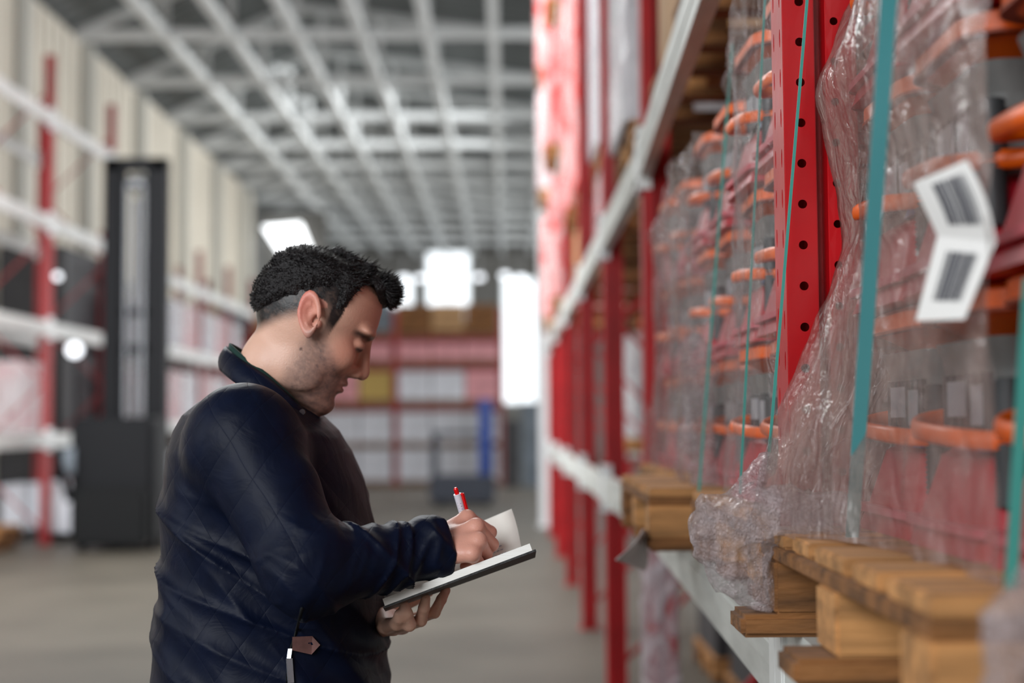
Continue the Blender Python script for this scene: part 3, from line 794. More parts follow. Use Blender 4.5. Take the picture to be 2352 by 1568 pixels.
# ---------------------------------------------------------------- cartons and loads elsewhere
def load(x0, y0, z0, lx, ly, lz, m, label, group, nl=3, film=None, cat='stacked load', name='wrapped_load'):
    r = empty(name, (x0, y0, z0), label, cat, group)
    r.location = (x0, y0, z0)
    nx, ny = max(1, round(lx / 0.5)), max(1, round(ly / 0.45)); b = MB()
    for k in range(nl):
        for i in range(nx):
            for j in range(ny):
                g = 0.006
                b.box(i * lx / nx + g, (i + 1) * lx / nx - g, j * ly / ny + g, (j + 1) * ly / ny - g, k * lz / nl + g * (k > 0), (k + 1) * lz / nl)
    b.build('cartons', m, r)
    if film is not None:
        f_ = MB(); f_.frust((lx + 0.02, ly + 0.02), (lx + 0.015, ly + 0.015), 0.0, lz + 0.02, c=(lx / 2, ly / 2), r=0.05)
        f_.build('film_cover', film, r)
    return r
FILMF = film_mat('distant_film', (226, 224, 226), (0.35, 0.8), 5, (1, 1, 0.5))
FILMR = film_mat('thin_distant_film', (244, 236, 236), (-0.1, 0.9), 3.2, (1, 1, 0.7))
HOTRED = mat('bright_red_bags', (255, 40, 28), 0.4, var=0.3, scale=4)
# upper levels of the right run
pcs = {1.0: 'second', 3.1: 'third', 5.2: 'fourth'}
def pal_at(x, y, z, label, group): return tree_copy(pal2, (x, y, z), label, group)
ZS = BT2 + PT + 0.46
spec = [(Y2 + 0.2, BT2, 0.47, FILMF, CARDW, 'white film-wrapped load jutting over the upper beam just past the second post', 1.9),
        (Y2 + 1.25, BT2, 0.64, FILMF, CARDP, 'pink load on the upper beam behind the tall white wrapped one', 1.6),
        (Y2 + 2.5, BT2, 0.62, FILMF, CARDW, 'low white load on the upper beam past the third post', 0.44),
        (Y2 + 2.5, ZS, 0.60, FILMF, CARDW, 'tall white load stacked on the low one past the third post', 1.5),
        (Y2 + 3.65, BT2, 0.62, FILMF, CARDP, 'low pink load on the upper beam past the third post', 0.44),
        (Y2 + 3.65, ZS, 0.58, FILMF, CARDW, 'tall pale load stacked on the low pink one', 1.6),
        (Y2 + 5.1, BT2, 0.60, FILMR, HOTRED, 'low red bagged load on the upper beam past the fourth post', 0.44),
        (Y2 + 5.1, ZS, 0.52, FILMR, HOTRED, 'tall red bagged load stacked past the fourth post', 1.8),
        (Y2 + 6.3, BT2, 0.58, None, CARD, 'brown carton load on the upper beam past the fourth post', 0.44),
        (Y2 + 6.3, ZS, 0.50, FILMR, HOTRED, 'tall red load stacked on the brown cartons', 1.8),
        (Y2 + 8.0, BT2, 0.42, FILMR, HOTRED, 'red load on the upper beam past the fifth post', 1.1),
        (Y2 + 10.6, BT2, 0.40, FILMR, HOTRED, 'red load on the upper beam at the far end', 1.1),
        (Y2 + 8.0, 3.95, 0.36, FILMR, HOTRED, 'red wrapped load high on the third beam past the fifth post', 1.1),
        (Y2 + 10.6, 3.95, 0.36, FILMF, CARDP, 'pink wrapped load high at the far end of the right rack', 1.1),
        (Y2 + 10.6, 5.35, 0.36, FILMR, HOTRED, 'red wrapped load on the topmost beam at the far end', 1.1),
        (Y2 + 8.0, 5.35, 0.38, FILMR, HOTRED, 'red wrapped load on the topmost beam past the fifth post', 1.0)]
for (y, z, x, fm, cm, lb, lz) in spec:
    pal_at(x + 0.02, y, z, 'pallet under the ' + lb, 'pallets of the right run')
    load(x, y + 0.01, z + PT, 1.1, 0.78, lz, cm, lb, 'loads on the right run', 3, fm)
# brown cartons on the upper beam at the far end of the near bay
for k in range(3):
    r = load(0.53, 4.22, BT2 + PT + k * 0.36, 0.55, 0.7, 0.35, CARD, 'brown cardboard carton on the upper beam beyond the grey beam end, ' + ('lowest', 'middle', 'topmost')[k], 'brown cartons on the upper beam', 1, None, 'carton', 'cardboard_carton')
# dark goods at the back of the right run and at floor level, seen between the posts
k = 0
for y in (Y2 + 0.3, Y2 + 1.35, Y2 + 2.6, Y2 + 3.7, Y2 + 5.2, Y2 + 8.0):
    for z, cm, nm in ((BT, GREYBL, 'lower beams'), (0.0, DARKG, 'floor')):
        if z == 0.0 and y > Y2 + 3: continue
        pos = ['behind the second post', 'midway to the third post', 'behind the third post', 'midway to the fourth post', 'behind the fourth post', 'behind the fifth post'][k % 6]
        pal_at(1.12, y, z, 'pallet of the back row at %s level, %s' % (nm, pos), 'pallets of the back row')
        load(1.14, y + 0.01, z + PT, 1.1, 0.78, 0.95 if z else 0.6, cm, ('blue-grey' if z else 'dark') + ' load in the back row at %s level, %s' % (nm, pos), 'loads of the back row', 3, FILMF if z else None)
    k += 1
# small orange machines standing on the floor beneath the lower beam
for q, (px_, py_2) in enumerate(((1592, 1440), (1610, 1552))):
    p = at(px_, py_2, 4.3 - q * 0.6)
    tree_copy(mach, (p.x + 0.17, p.y, 0.0 if q else 0.2935), 'orange-capped machine on the floor under the near rack, ' + ('upper one glimpsed through the gap', 'lower one')[q], 'machines on the floor under the rack')
tree_copy(mach, (at(1592, 1440, 4.3).x + 0.17, 4.3, 0.0), 'orange-capped machine on the floor under the near rack, at the bottom of a pair', 'machines on the floor under the rack')

# far rack loads: rows of white cartons, pink and white above, brown on top
FG = 'loads of the far rack'
cols = []
for a, c in zip(fx, fx[1:]):
    for q in range(3): cols.append(a + 0.06 + q * (2.34 / 3))
colname = ['%s from the left' % NTH[i] for i in range(12)]
YELL = mat('mustard_carton', (190, 160, 90), 0.7)
rr = random.Random(8)
for ci, x in enumerate(cols):
    for (z0, lz, kind) in ((0.0, 0.72, 'w'), (0.88, 0.70, 'w'), (1.86, 0.72, 'p'), (2.80, 0.42, 'g'), (3.46, 0.62, 'b')):
        cm = {'w': CARDW, 'p': rr.choice([CARDP, CARDW, CARDP]), 'g': rr.choice([CARDP, CARDW, GREYBL]), 'b': rr.choice([CARD, WOODD, GREYBL])}[kind]
        if kind == 'p' and ci == 6: cm = CARDW
        if kind == 'p' and ci == 5: cm = YELL
        cn = {CARDW.name: 'white', CARDP.name: 'pink', GREYBL.name: 'grey', CARD.name: 'brown', WOODD.name: 'dark brown', YELL.name: 'mustard'}[cm.name]
        lv = {'w': 'floor' if z0 == 0 else 'second tier', 'p': 'first beam', 'g': 'second beam', 'b': 'top beam'}[kind]
        r = empty('carton_load', (x, YF + 0.02, z0), '%s cartons on the far rack, %s, column %s' % (cn, lv, colname[ci]), 'stacked load', FG)
        b = MB(); b.box(0, 0.76, 0, 1.0, 0.0, 0.03); 
        for e in (0, 0.33, 0.66): b.box(e, e + 0.1, 0, 1.0, 0.03, 0.11)
        b.box(0, 0.76, 0, 1.0, 0.11, 0.14); b.build('pallet', WOODD, r)
        b = MB()
        for i in range(2):
            for k_ in range(3 if kind != 'g' else 2):
                n_ = 3 if kind != 'g' else 2; b.box(0.005 + i * 0.378, 0.37 + i * 0.378, 0.02, 0.98, 0.14 + k_ * lz / n_, 0.14 + (k_ + 1) * lz / n_ - 0.012)
        b.build('cartons', cm, r)
# second rack run far on the right end, dark goods below the bright opening
for q, (px_, w_, zt, cm, lb) in enumerate(((1160, 0.34, 1.5, DARKG, 'dark wrapped load on the floor right of the far rack'), (1198, 0.5, 1.9, GREYBL, 'grey load on the floor by the white column'))):
    p = at(px_, 1100, 32.0)
    load(p.x, 32.0, 0, w_, 0.8, zt, cm, lb, 'loads beside the far rack', 3)

# left rack goods
for q, (px_, Y, z, w_, lz, cm, lb) in enumerate(((-60, 20.4, 1.36, 1.0, 0.9, CARDP, 'pink and white wrapped load on the lowest beam of the tall left rack'),
        (100, 18.2, 1.36, 1.0, 0.0, DARKG, ''), )):
    if lz == 0: continue
    load(-7.05, 17.9, z, 0.92, 1.0, lz, cm, lb, None, 3, FILMF)
# black bulk goods behind the tall left rack
for q, (x0, y0, z, lx, ly, lz, lb) in enumerate(((-7.75, 21.6, 0, 1.0, 2.6, 4.2, 'tall stack of black wrapped goods behind the black stacker'), )):
    load(x0, y0, z, lx, ly, lz, DARKG, lb, None, 8)
for q in range(5):
    load(XR - 1.0, 23.6 + q * 1.3 + (q // 2) * 0.12, 1.5, 0.95, 1.1, 0.85, (CARDP, CARDW)[q % 2], ('pink', 'white')[q % 2] + ' wrapped load on the lowest beam of the further left rack, %s along' % NTH[q], 'loads on the further left rack', 3, FILMF)
    load(XR - 1.0, 23.6 + q * 1.3 + (q // 2) * 0.12, 2.75, 0.95, 1.1, 0.8, (CARDW, CARDP)[q % 2], ('white', 'pink')[q % 2] + ' wrapped load on the middle beam of the further left rack, %s along' % NTH[q], 'loads on the further left rack', 3, FILMF)
    load(XR - 1.0, 23.6 + q * 1.3 + (q // 2) * 0.12, 0, 0.95, 1.1, 1.0, (CARDW, CARDP)[q % 2], ('white', 'pink')[q % 2] + ' wrapped load on the floor under the further left rack, %s along' % NTH[q], 'loads on the further left rack', 3, FILMF)
# white crates on the floor by the left rack
def crate(x, y, lx, ly, hz, label):
    r = empty('plastic_crate', (x, y, 0), label, 'crate', 'white crates by the left rack')
    b = MB(); t = 0.03; b.box(0, lx, 0, ly, 0.1, 0.13); b.box(0, lx, 0, t, 0.1, hz); b.box(0, lx, ly - t, ly, 0.1, hz); b.box(0, t, t, ly - t, 0.1, hz); b.box(lx - t, lx, t, ly - t, 0.1, hz)
    b.build('shell', CARDW, r)
    b = MB(); b.box(-0.02, lx + 0.02, -0.02, 0.03, hz - 0.04, hz + 0.02); b.box(-0.02, lx + 0.02, ly - 0.03, ly + 0.02, hz - 0.04, hz + 0.02); b.box(-0.02, 0.03, 0, ly, hz - 0.04, hz + 0.02); b.box(lx - 0.03, lx + 0.02, 0, ly, hz - 0.04, hz + 0.02)
    b.build('rim', CARDW, r)
    b = MB(); [b.box(e, e + 0.08, 0.0, ly, 0, 0.1) for e in (0.0, lx / 2 - 0.04, lx - 0.08)]; b.build('runner', BLACKR, r)
p = at(30, 1100, 18.6); crate(p.x, 18.2, 0.28, 0.7, 0.68, 'narrow white crate on the floor, left of the tall red post')
p = at(102, 1100, 18.0); crate(p.x, 17.8, 0.52, 0.7, 0.72, 'wide white crate on the floor between the red post and the black stacker')
b = MB(); b.frust((0.28, 0.25), (0.22, 0.2), 0, 0.22, r=0.04); p = at(135, 1090, 18.1); o = b.build('goods_bag', mat('yellow_bag', (196, 140, 10), 0.6), loc=(p.x, 18.05, 0.13)); tag(o, 'yellow bag inside the wide white crate', 'bag')
pp = at(10, 1240, 16.8); t_ = tree_copy(pal2, (pp.x - 1.15, 16.3, 0), 'pallet on the floor at the left edge of the photo')
pp = at(0, 1240, 16.8); t_ = tree_copy(pal2, (pp.x - 1.05, 16.3, 0.14), 'pallet on top of another at the left edge of the photo')

# ---------------------------------------------------------------- black stacker truck on the left
YS = 17.2
def SX(px): return at(px, 900, YS).x
def SZ(py): return at(305, py, YS).z
st_ = empty('stacker_truck', (SX(305), YS, 0), 'black stacker truck with a tall mast standing before the left rack', 'stacker truck')
cx0 = SX(305)
def sb(name, m, *boxes, parent=st_, bevel=0.0):
    b = MB()
    for (a, c, y0, y1, z0, z1) in boxes: b.box(SX(a) - cx0, SX(c) - cx0, y0, y1, z0, z1)
    return b.build(name, m, parent, bevel=bevel)
zt = SZ(362)
sb('mast_rail', BLACKP, (234, 272, 0, 0.2, 0.1, zt)); sb('mast_rail', BLACKP, (340, 379, 0, 0.2, 0.1, zt))
sb('inner_mast_rail', BLACKP, (268, 282, 0.05, 0.15, 0.15, zt - 0.1)); sb('inner_mast_rail', BLACKP, (328, 342, 0.05, 0.15, 0.15, zt - 0.1))
sb('cross_bar', BLACKP, (236, 378, 0.0, 0.2, zt - 0.14, zt)); sb('cross_bar', BLACKP, (270, 340, 0.05, 0.14, SZ(725), SZ(708))); sb('cross_bar', BLACKP, (270, 340, 0.05, 0.14, SZ(812), SZ(790)))
b = MB(); b.cyl((SX(305) - cx0, 0.1, 1.4), (SX(305) - cx0, 0.1, zt - 0.5), 0.05, n=14); b.build('lift_cylinder', CHROME, st_)
b = MB(); b.cyl((SX(290) - cx0, 0.1, zt - 0.3), (SX(325) - cx0, 0.1, zt - 0.3), 0.09, n=18); b.build('chain_wheel', CHROME, st_)
sb('lift_chain', CHROME, (284, 290, 0.02, 0.04, 1.2, zt - 0.3)); sb('lift_chain', CHROME, (322, 328, 0.02, 0.04, 1.2, zt - 0.3))
sb('battery_hood', BLACKP, (205, 392, -0.75, 0.0, 0.12, SZ(958)), bevel=0.06)
sb('drive_cover', BLACKR, (222, 388, -0.95, -0.75, 0.08, SZ(1110)), bevel=0.05)
sb('fork', BLACKP, (240, 268, 0.2, 1.3, 0.05, 0.10)); sb('fork', BLACKP, (345, 373, 0.2, 1.3, 0.05, 0.10))
sb('fork_carriage', BLACKP, (236, 378, 0.2, 0.25, 0.1, 0.55))
for a in (225, 385): MB().cyl((SX(a) - cx0 - 0.04, -0.6, 0.1), (SX(a) - cx0 + 0.04, -0.6, 0.1), 0.1, n=18).build('wheel', BLACKR, st_)
b = MB(); b.bar((SX(215) - cx0, -0.9, 0.6), (SX(200) - cx0, -1.15, 1.15), 0.06, 0.06); b.build('tiller', BLACKP, st_)
b = MB(); b.box(SX(195) - cx0, SX(218) - cx0, -0.8, -0.5, 0.9, 1.2); b.build('control_panel', GREYBL, st_)
# red end barrier behind it
# two small bright lamps
for q, (px_, py_3, Y, r_, lb) in enumerate(((131, 634, 21.2, 0.05, 'small round lamp glowing high behind the tall red post'), (170, 803, 19.9, 0.10, 'bright oval lamp beside the third white beam on the left'))):
    p = at(px_, py_3, Y)
    t = empty('work_lamp', p, lb, 'lamp')
    b = MB(); b.cyl((0, 0, 0), (0, 0.05, 0), r_, n=20); b.build('lens', EMIT, t)
    b = MB(); b.cyl((0, 0.05, 0), (0, 0.12, 0), r_ * 1.1, n=20); b.cyl((0, 0.1, 0), (0, 0.1, -p.z), 0.025, n=8); b.build('stand', BLACKP, t)

# ---------------------------------------------------------------- blue stacker truck at the far end
YB2 = 25.0
bt = empty('stacker_truck', (at(1060, 1150, YB2).x, YB2, 0), 'blue and slate pallet stacker parked down the aisle, beyond the pen', 'stacker truck')
cx1 = at(1060, 1150, YB2).x
def X2_(px): return at(px, 1100, YB2).x - cx1
def Z2_(py): return at(1060, py, YB2).z
b = MB(); b.box(X2_(985), X2_(1137), 0, 0.9, 0.06, Z2_(1092)); b.build('battery_hood', SLATE, bt, bevel=0.05)
b = MB(); b.box(X2_(1098), X2_(1130), 0.5, 0.75, 0.3, Z2_(915)); b.build('mast', BLUEM, bt, bevel=0.02)
b = MB(); b.box(X2_(988), X2_(1004), 0.6, 0.75, 0.3, Z2_(990)); b.build('mast_rail', SLATE, bt)
b = MB(); b.box(X2_(1004), X2_(1098), 0.62, 0.7, Z2_(1000), Z2_(990)); b.build('cross_bar', SLATE, bt)
b = MB(); b.box(X2_(1000), X2_(1020), 0.9, 2.0, 0.06, 0.12); b.build('fork', SLATE, bt); b = MB(); b.box(X2_(1100), X2_(1120), 0.9, 2.0, 0.06, 0.12); b.build('fork', SLATE, bt)
for a in (1000, 1110): MB().cyl((X2_(a), 0.3, 0.09), (X2_(a + 15), 0.3, 0.09), 0.09, n=16).build('wheel', BLACKR, bt)
b = MB(); b.bar((X2_(1114), 0.3, 0.5), (X2_(1118), -0.2, 1.2), 0.05, 0.05); b.build('tiller', BLUEM, bt)

# row of pendant lamps far down the hall
for q, (px_, py_4) in enumerate(((928, 640), (965, 640), (1100, 638), (1160, 634), (1196, 640))):
    p = at(px_, py_4, 54.0)
    t = empty('pendant_lamp', p, 'small pendant lamp far down the hall, %s from the left' % NTH[q], 'lamp', 'pendant lamps far down the hall')
    MB().cyl((0, 0, -0.05), (0, 0, 0.10), 0.16, n=16).build('shade', EMIT, t)
    MB().cyl((0, 0, 0.10), (0, 0, roofz(p.x) - p.z), 0.012, n=6).build('rod', STEELW, t)
tl = blob('film_bundle', [(A(2372, 1330, 1.10), A(2345, 1440, 1.09), .016, .020), (A(2345, 1440, 1.09), A(2305, 1610, 1.08), .020, .014)], FILMC, amp=0.006, h=0.003)
tag(tl, 'pale tail of film hanging before the nearest pallet at the right edge', 'plastic film')

# ---------------------------------------------------------------- the man
YM = 2.25
man_group_loc = at(620, 900, YM); 
hp, hy = math.radians(28), math.radians(7)
Fd = np.array((math.cos(hp) * math.cos(hy), math.cos(hp) * math.sin(hy), -math.sin(hp)))
Ud = np.array((math.sin(hp) * math.cos(hy), math.sin(hp) * math.sin(hy), math.cos(hp)))
Ld = np.cross(Ud, Fd)
HO = A(719, 744, YM)
HR = np.stack([Fd, Ld, Ud], 1).astype(np.float32)        # columns: local axes in world
def loc(P): return (P - HO) @ HR
def wor(p): return HO + HR @ np.asarray(p, np.float32)
HT = np.array([(-.124, .066, .035, .012), (-.118, .078, .020, .028), (-.108, .0845, .006, .040), (-.095, .0865, -.004, .048), (-.08, .0865, -.02, .0555), (-.06, .0875, -.045, .0615),
               (-.045, .0885, -.066, .0655), (-.03, .0885, -.084, .069), (-.015, .0865, -.093, .072), (0, .0855, -.098, .0745), (.012, .0885, -.1, .076), (.03, .0935, -.1, .077), (.045, .0925, -.098, .0758),
               (.07, .087, -.089, .0705), (.09, .074, -.075, .060), (.103, .056, -.056, .045), (.111, .034, -.032, .024), (.114, .01, -.01, .006)], np.float32)
def rcone(P, a, b, r1, r2): return cap_(P, a, b, r1, r2)
def skull(L):
    z = np.clip(L[:, 2], -.124, .114)
    xf, xb, w = (np.interp(z, HT[:, 0], HT[:, k]).astype(np.float32) for k in (1, 2, 3))
    xc, a = (xf + xb) / 2, (xf - xb) / 2
    dx = (L[:, 0] - xc) / a; fr_ = np.clip((L[:, 0] - 0.01) / np.maximum(xf, .02), 0, 1)
    b = w * (1 - 0.20 * fr_ ** 2)
    dy = L[:, 1] / b
    k = (np.abs(dx) ** 2.25 + np.abs(dy) ** 2.25) ** (1 / 2.25)
    d = (k - 1) * np.minimum(a, b) * 0.9
    return np.maximum(d, np.abs(L[:, 2] + 0.005) - 0.119)
def head(L):
    d = skull(L)
    M = L.copy(); M[:, 1] = np.abs(M[:, 1])
    # chin, jaw corner, cheek, brow
    d = smin(d, ell_(L, (.070, 0, -.104), (.019, .022, .017)), .014)
    d = smin(d, ell_(M, (.018, .052, -.078), (.030, .012, .026)), .02)
    d = smin(d, ell_(M, (.058, .046, -.026), (.026, .017, .022)), .02)
    d = smin(d, ell_(M, (.082, .028, .026), (.014, .026, .008)), .012)
    # eye sockets, closed lids
    d = smax(d, -ell_(M, (.098, .032, .004), (.016, .019, .012)), .012)
    d = smin(d, ell_(M, (.0765, .032, .001), (.0135, .0145, .0115)), .004)
    # nose
    n = smin(cap_(L, (.088, 0, .014), (.1035, 0, -.026), .0075, .0095), ell_(L, (.1045, 0, -.034), (.0115, .0105, .0105)), .008)
    n = smin(n, ell_(M, (.0945, .0125, -.038), (.0115, .0075, .0085)), .006)
    d = smin(d, n, .009)
    d = smax(d, -ell_(M, (.1005, .0065, -.0465), (.006, .0036, .005)), .003)
    d = smax(d, -cap_(M, (.0955, .019, -.036), (.083, .031, -.058), .0022, .0012), .007)
    # lips
    d = smin(d, ell_(L, (.0855, 0, -.0605), (.0085, .021, .0058)), .006)
    d = smin(d, ell_(L, (.0840, 0, -.0725), (.0085, .019, .0062)), .006)
    d = smax(d, -ell_(L, (.0945, 0, -.0665), (.008, .025, .0016)), .003)
    d = smax(d, -ell_(L, (.0935, 0, -.086), (.007, .018, .006)), .008)
    # ears
    e1 = np.array((-.42, 0, .907)); 
    q = M - np.array((-.0055, .0785, .007), np.float32)
    al = q @ e1.astype(np.float32); wd = q @ np.array((.86, .32, .398), np.float32); ou = q @ np.array((-.29, .95, -.134), np.float32)
    wrad = .0172 - .0055 * np.clip(-al / .034, 0, 1)
    rr = np.sqrt((al / .033) ** 2 + (wd / wrad) ** 2)
    plate = np.maximum(np.abs(ou - .0015 - .004 * np.clip(rr, 0, 1)) - .0032, (rr - 1) * .017)
    rim = np.sqrt(((rr - .90) * .0175) ** 2 + (ou - .0090) ** 2) - .0040
    rim = np.maximum(rim, -(wd + 0.6 * np.minimum(al, 0) + .004) - .03)
    anti = np.sqrt(((rr - .52) * .0175) ** 2 + (ou - .007) ** 2) - .0026
    anti = np.maximum(anti, wd - .002)
    e = smin(smin(plate, rim, .003), anti, .003)
    e = smin(e, ell_(M, (.0095, .0765, -.002), (.006, .005, .008)), .004)
    e = smax(e, -ell_(M, (.003, .0875, .000), (.0075, .0075, .011)), .003)
    d = smin(d, e, .004)
    return d

NB = A(618, 905, 2.275)
SHR, ELR, WRR = A(561, 1012, 2.06), A(708, 1308, 1.975), A(1000, 1262, 2.075)
SHL, ELL, WRL = A(585, 985, 2.475), A(720, 1385, 2.46), A(864, 1424, 2.27)
FING = []
def fg(*pts): FING.append([A(*p[:3]) for p in pts])
# right hand: wrist, knuckle, middle joint, end joint, tip
fg((1010, 1232, 2.10), (1073, 1190, 2.125), (1126, 1222, 2.155), (1112, 1252, 2.17), (1094, 1268, 2.17))
fg((1012, 1246, 2.085), (1093, 1210, 2.085), (1130, 1250, 2.115), (1108, 1276, 2.13), (1090, 1284, 2.135))
fg((1010, 1260, 2.07), (1099, 1242, 2.06), (1116, 1272, 2.09), (1098, 1288, 2.105), (1080, 1292, 2.11))
fg((1006, 1276, 2.06), (1085, 1272, 2.045), (1098, 1291, 2.065), (1082, 1298, 2.08), (1066, 1300, 2.085))
fg((1006, 1248, 2.11), (1048, 1224, 2.15), (1078, 1240, 2.175), (1096, 1262, 2.18))
# left hand under the notebook
fg((872, 1428, 2.23), (886, 1436, 2.17), (910, 1432, 2.115), (917, 1418, 2.10), (916, 1410, 2.095))
fg((874, 1428, 2.245), (905, 1438, 2.20), (940, 1434, 2.115), (934, 1408, 2.10), (929, 1390, 2.095))
fg((876, 1426, 2.26), (925, 1436, 2.225), (966, 1424, 2.135), (974, 1395, 2.115), (978, 1374, 2.105))
fg((878, 1420, 2.275), (942, 1424, 2.25), (998, 1406, 2.165), (1014, 1376, 2.145), (1025, 1355, 2.13))
fg((872, 1416, 2.29), (905, 1400, 2.31), (950, 1376, 2.305), (985, 1358, 2.29))
FR = [(.0155, .0115, .0098, .0088, .0072), (.0155, .0118, .0100, .0088, .0074), (.0155, .0115, .0096, .0084, .0070), (.0150, .0105, .0088, .0078, .0066), (.0150, .0125, .0105, .0085)] * 2
def hands(P):
    D = None
    for hand in (0, 1):
        d = None; fingers = []
        for i in range(hand * 5, hand * 5 + 5):
            p, r = FING[i], FR[i]
            a = cap_(P, p[0], p[1], r[0], r[1])
            d = a if d is None else smin(d, a, .020)
            f_ = None
            for k in range(1, len(p) - 1):
                c = cap_(P, p[k], p[k + 1], r[k], r[k + 1]); f_ = c if f_ is None else smin(f_, c, .003)
            # knuckle bumps
            f_ = smin(f_, np.linalg.norm(P - p[1], axis=1) - r[1] * 1.03, .004)
            fingers.append(f_)
        for f_ in fingers: d = smin(d, f_, .006)
        D = d if D is None else np.minimum(D, d)
    return D
foot = [(A(560, 1400, 2.16)[0], 2.16), (A(640, 1400, 2.40)[0], 2.40)]
hipz = 0.93
def body(P):
    L = loc(P)
    near_head = np.linalg.norm(L, axis=1) < 0.26
    d = np.full(len(P), 9.0, np.float32)
    hd = np.linalg.norm(L, axis=1) - 0.15
    if near_head.any():
        h = head(L[near_head]); hd = hd.copy(); hd[near_head] = h
    nk = smin(cap_(P, wor((-.016, 0, -.02)), wor((-.018, 0, -.085)), .056, .055), cap_(P, wor((-.018, 0, -.085)), NB, .055, .058), .02)
    d = smin(hd, nk, .018)
    t = ell_(P, (A(610, 1150, 2.27)), (.12, .16, .14)); t = smin(t, ell_(P, A(625, 1400, 2.27), (.14, .155, .30)), .06)
    d = smin(d, t, .03)
    for S, E, Wr in ((SHR, ELR, WRR), (SHL, ELL, WRL)):
        a = smin(cap_(P, NB + np.array((-.01, 0, -.075), np.float32), S, .045, .045), cap_(P, S, E, .048, .036), .03)
        a = smin(a, cap_(P, E, Wr, .036, .023), .015); d = smin(d, a, .02)
    hands_ = hands(P)
    wr = np.minimum(cap_(P, WRR, FING[1][0], .024, .018), cap_(P, WRL, FING[6][0], .023, .018))
    d = smin(d, smin(hands_, wr, .012), .012)
    for (fx_, fy_) in foot:
        hip = np.array((A(620, 1400, 2.27)[0], fy_ * 0.6 + 2.27 * 0.4, .92), np.float32); kn = np.array((hip[0] + .03, fy_, .50), np.float32); an = np.array((hip[0] - .01, fy_, .09), np.float32)
        d = smin(d, cap_(P, hip, kn, .075, .052), .03); d = smin(d, cap_(P, kn, an, .052, .034), .02); d = smin(d, cap_(P, an + np.array((0, 0, -.03), np.float32), an + np.array((.13, 0, -.045), np.float32), .032, .024), .02)
    return d

def hairline(x):
    return np.interp(x, [-.11, -.085, -.04, -.02, .006, .017, .022, .032, .038, .044, .056, .07, .09], [-.062, -.056, -.004, .012, .036, .030, .006, .004, .05, .092, .100, .088, .066]).astype(np.float32)
SKIN = bpy.data.materials.new('skin'); SKIN.use_nodes = True
nt = SKIN.node_tree; n_ = nt.nodes; l_ = nt.links; b_ = n_['Principled BSDF']
att = n_.new('ShaderNodeAttribute'); att.attribute_name = 'tone'
l_.new(att.outputs['Color'], b_.inputs['Base Color']); b_.inputs['Roughness'].default_value = 0.42; b_.inputs['Subsurface Weight'].default_value = 0.12
b_.inputs['Subsurface Radius'].default_value = (0.01, 0.004, 0.002); b_.inputs['Subsurface Scale'].default_value = 0.6
tc = n_.new('ShaderNodeTexCoord'); nz = n_.new('ShaderNodeTexNoise'); nz.inputs['Scale'].default_value = 380; nz.inputs['Detail'].default_value = 3
bp = n_.new('ShaderNodeBump'); bp.inputs['Strength'].default_value = 0.25; bp.inputs['Distance'].default_value = 0.0015
l_.new(tc.outputs['Object'], nz.inputs['Vector']); l_.new(nz.outputs['Fac'], bp.inputs['Height']); l_.new(bp.outputs[0], b_.inputs['Normal'])

lo = (A(330, 500, 2.27)[0], 1.88, 0.0); hi = (A(1160, 500, 2.27)[0], 2.62, 1.78)
HB = 0.0026
V, Q = surface(body, lo, hi, HB, B=20, slack=1.35)
man = np_mesh('person', V, Q, SKIN)
tag(man, 'dark-haired man in a navy quilted jacket writing in an open notebook', 'person')
L = loc(V.astype(np.float32))
def ss(x, a, b): t = np.clip((x - a) / (b - a), 0, 1); return t * t * (3 - 2 * t)
def C3(rgb): return np.array(lin(rgb), np.float32)
col_ = np.tile(C3((226, 180, 158)), (len(V), 1))
def mixc(mask, rgb): 
    global col_
    mask = np.clip(mask, 0, 1)[:, None]; col_ = col_ * (1 - mask) + C3(rgb) * mask
inhead = np.linalg.norm(L, axis=1) < .2
ay = np.abs(L[:, 1])
fine = vnoise(V.astype(np.float32) * 420) * .5 + vnoise(V.astype(np.float32) * 160) * .5
mixc(ss(L[:, 0], .02, .07) * (L[:, 2] > -.13) * .8 * inhead, (206, 146, 124))          # ruddier face
mixc(np.exp(-((L[:, 0] - .06) ** 2 / .0005 + (ay - .05) ** 2 / .0008 + (L[:, 2] + .02) ** 2 / .0006)) * .35, (206, 124, 104))
ear = (ay > .0765) & (np.abs(L[:, 0] + .0055) < .035) & (np.abs(L[:, 2] - .005) < .045)
mixc(ear * (.35 + .4 * ss(-L[:, 0], -.005, .035)), (216, 104, 92))
# stubble
beard = ss(L[:, 0], -.012, .018) * (1 - ss(L[:, 2] + .75 * np.clip(L[:, 0] - .02, 0, .06), -.022, .006)) * ss(L[:, 2], -.17, -.13)
must = np.exp(-((L[:, 2] + .054) ** 2 / .00006 + ay ** 2 / .0009)) * (L[:, 0] > .07)
beard = np.clip(beard + must, 0, 1)
lips = np.exp(-((L[:, 2] + .0665) ** 2 / .00005 + ay ** 2 / .0004)) * (L[:, 0] > .078)
mixc(inhead * beard * (1 - lips) * (.60 + .30 * fine), (88, 74, 76))
mixc(lips * .8, (168, 84, 84))
# side hair fade painted into the scalp
hl = hairline(L[:, 0]); fade = ss(L[:, 2] - hl, -.026, .010) * inhead * ((L[:, 0] < .036) | (L[:, 2] > .085))
mixc(fade * (1.0 + .14 * fine) * (~ear), (18, 12, 13))
mixc(np.exp(-((L[:, 0] - .022) ** 2 / .00012 + (L[:, 2] - .008) ** 2 / .0005)) * .45 * inhead * (~ear), (60, 46, 46))
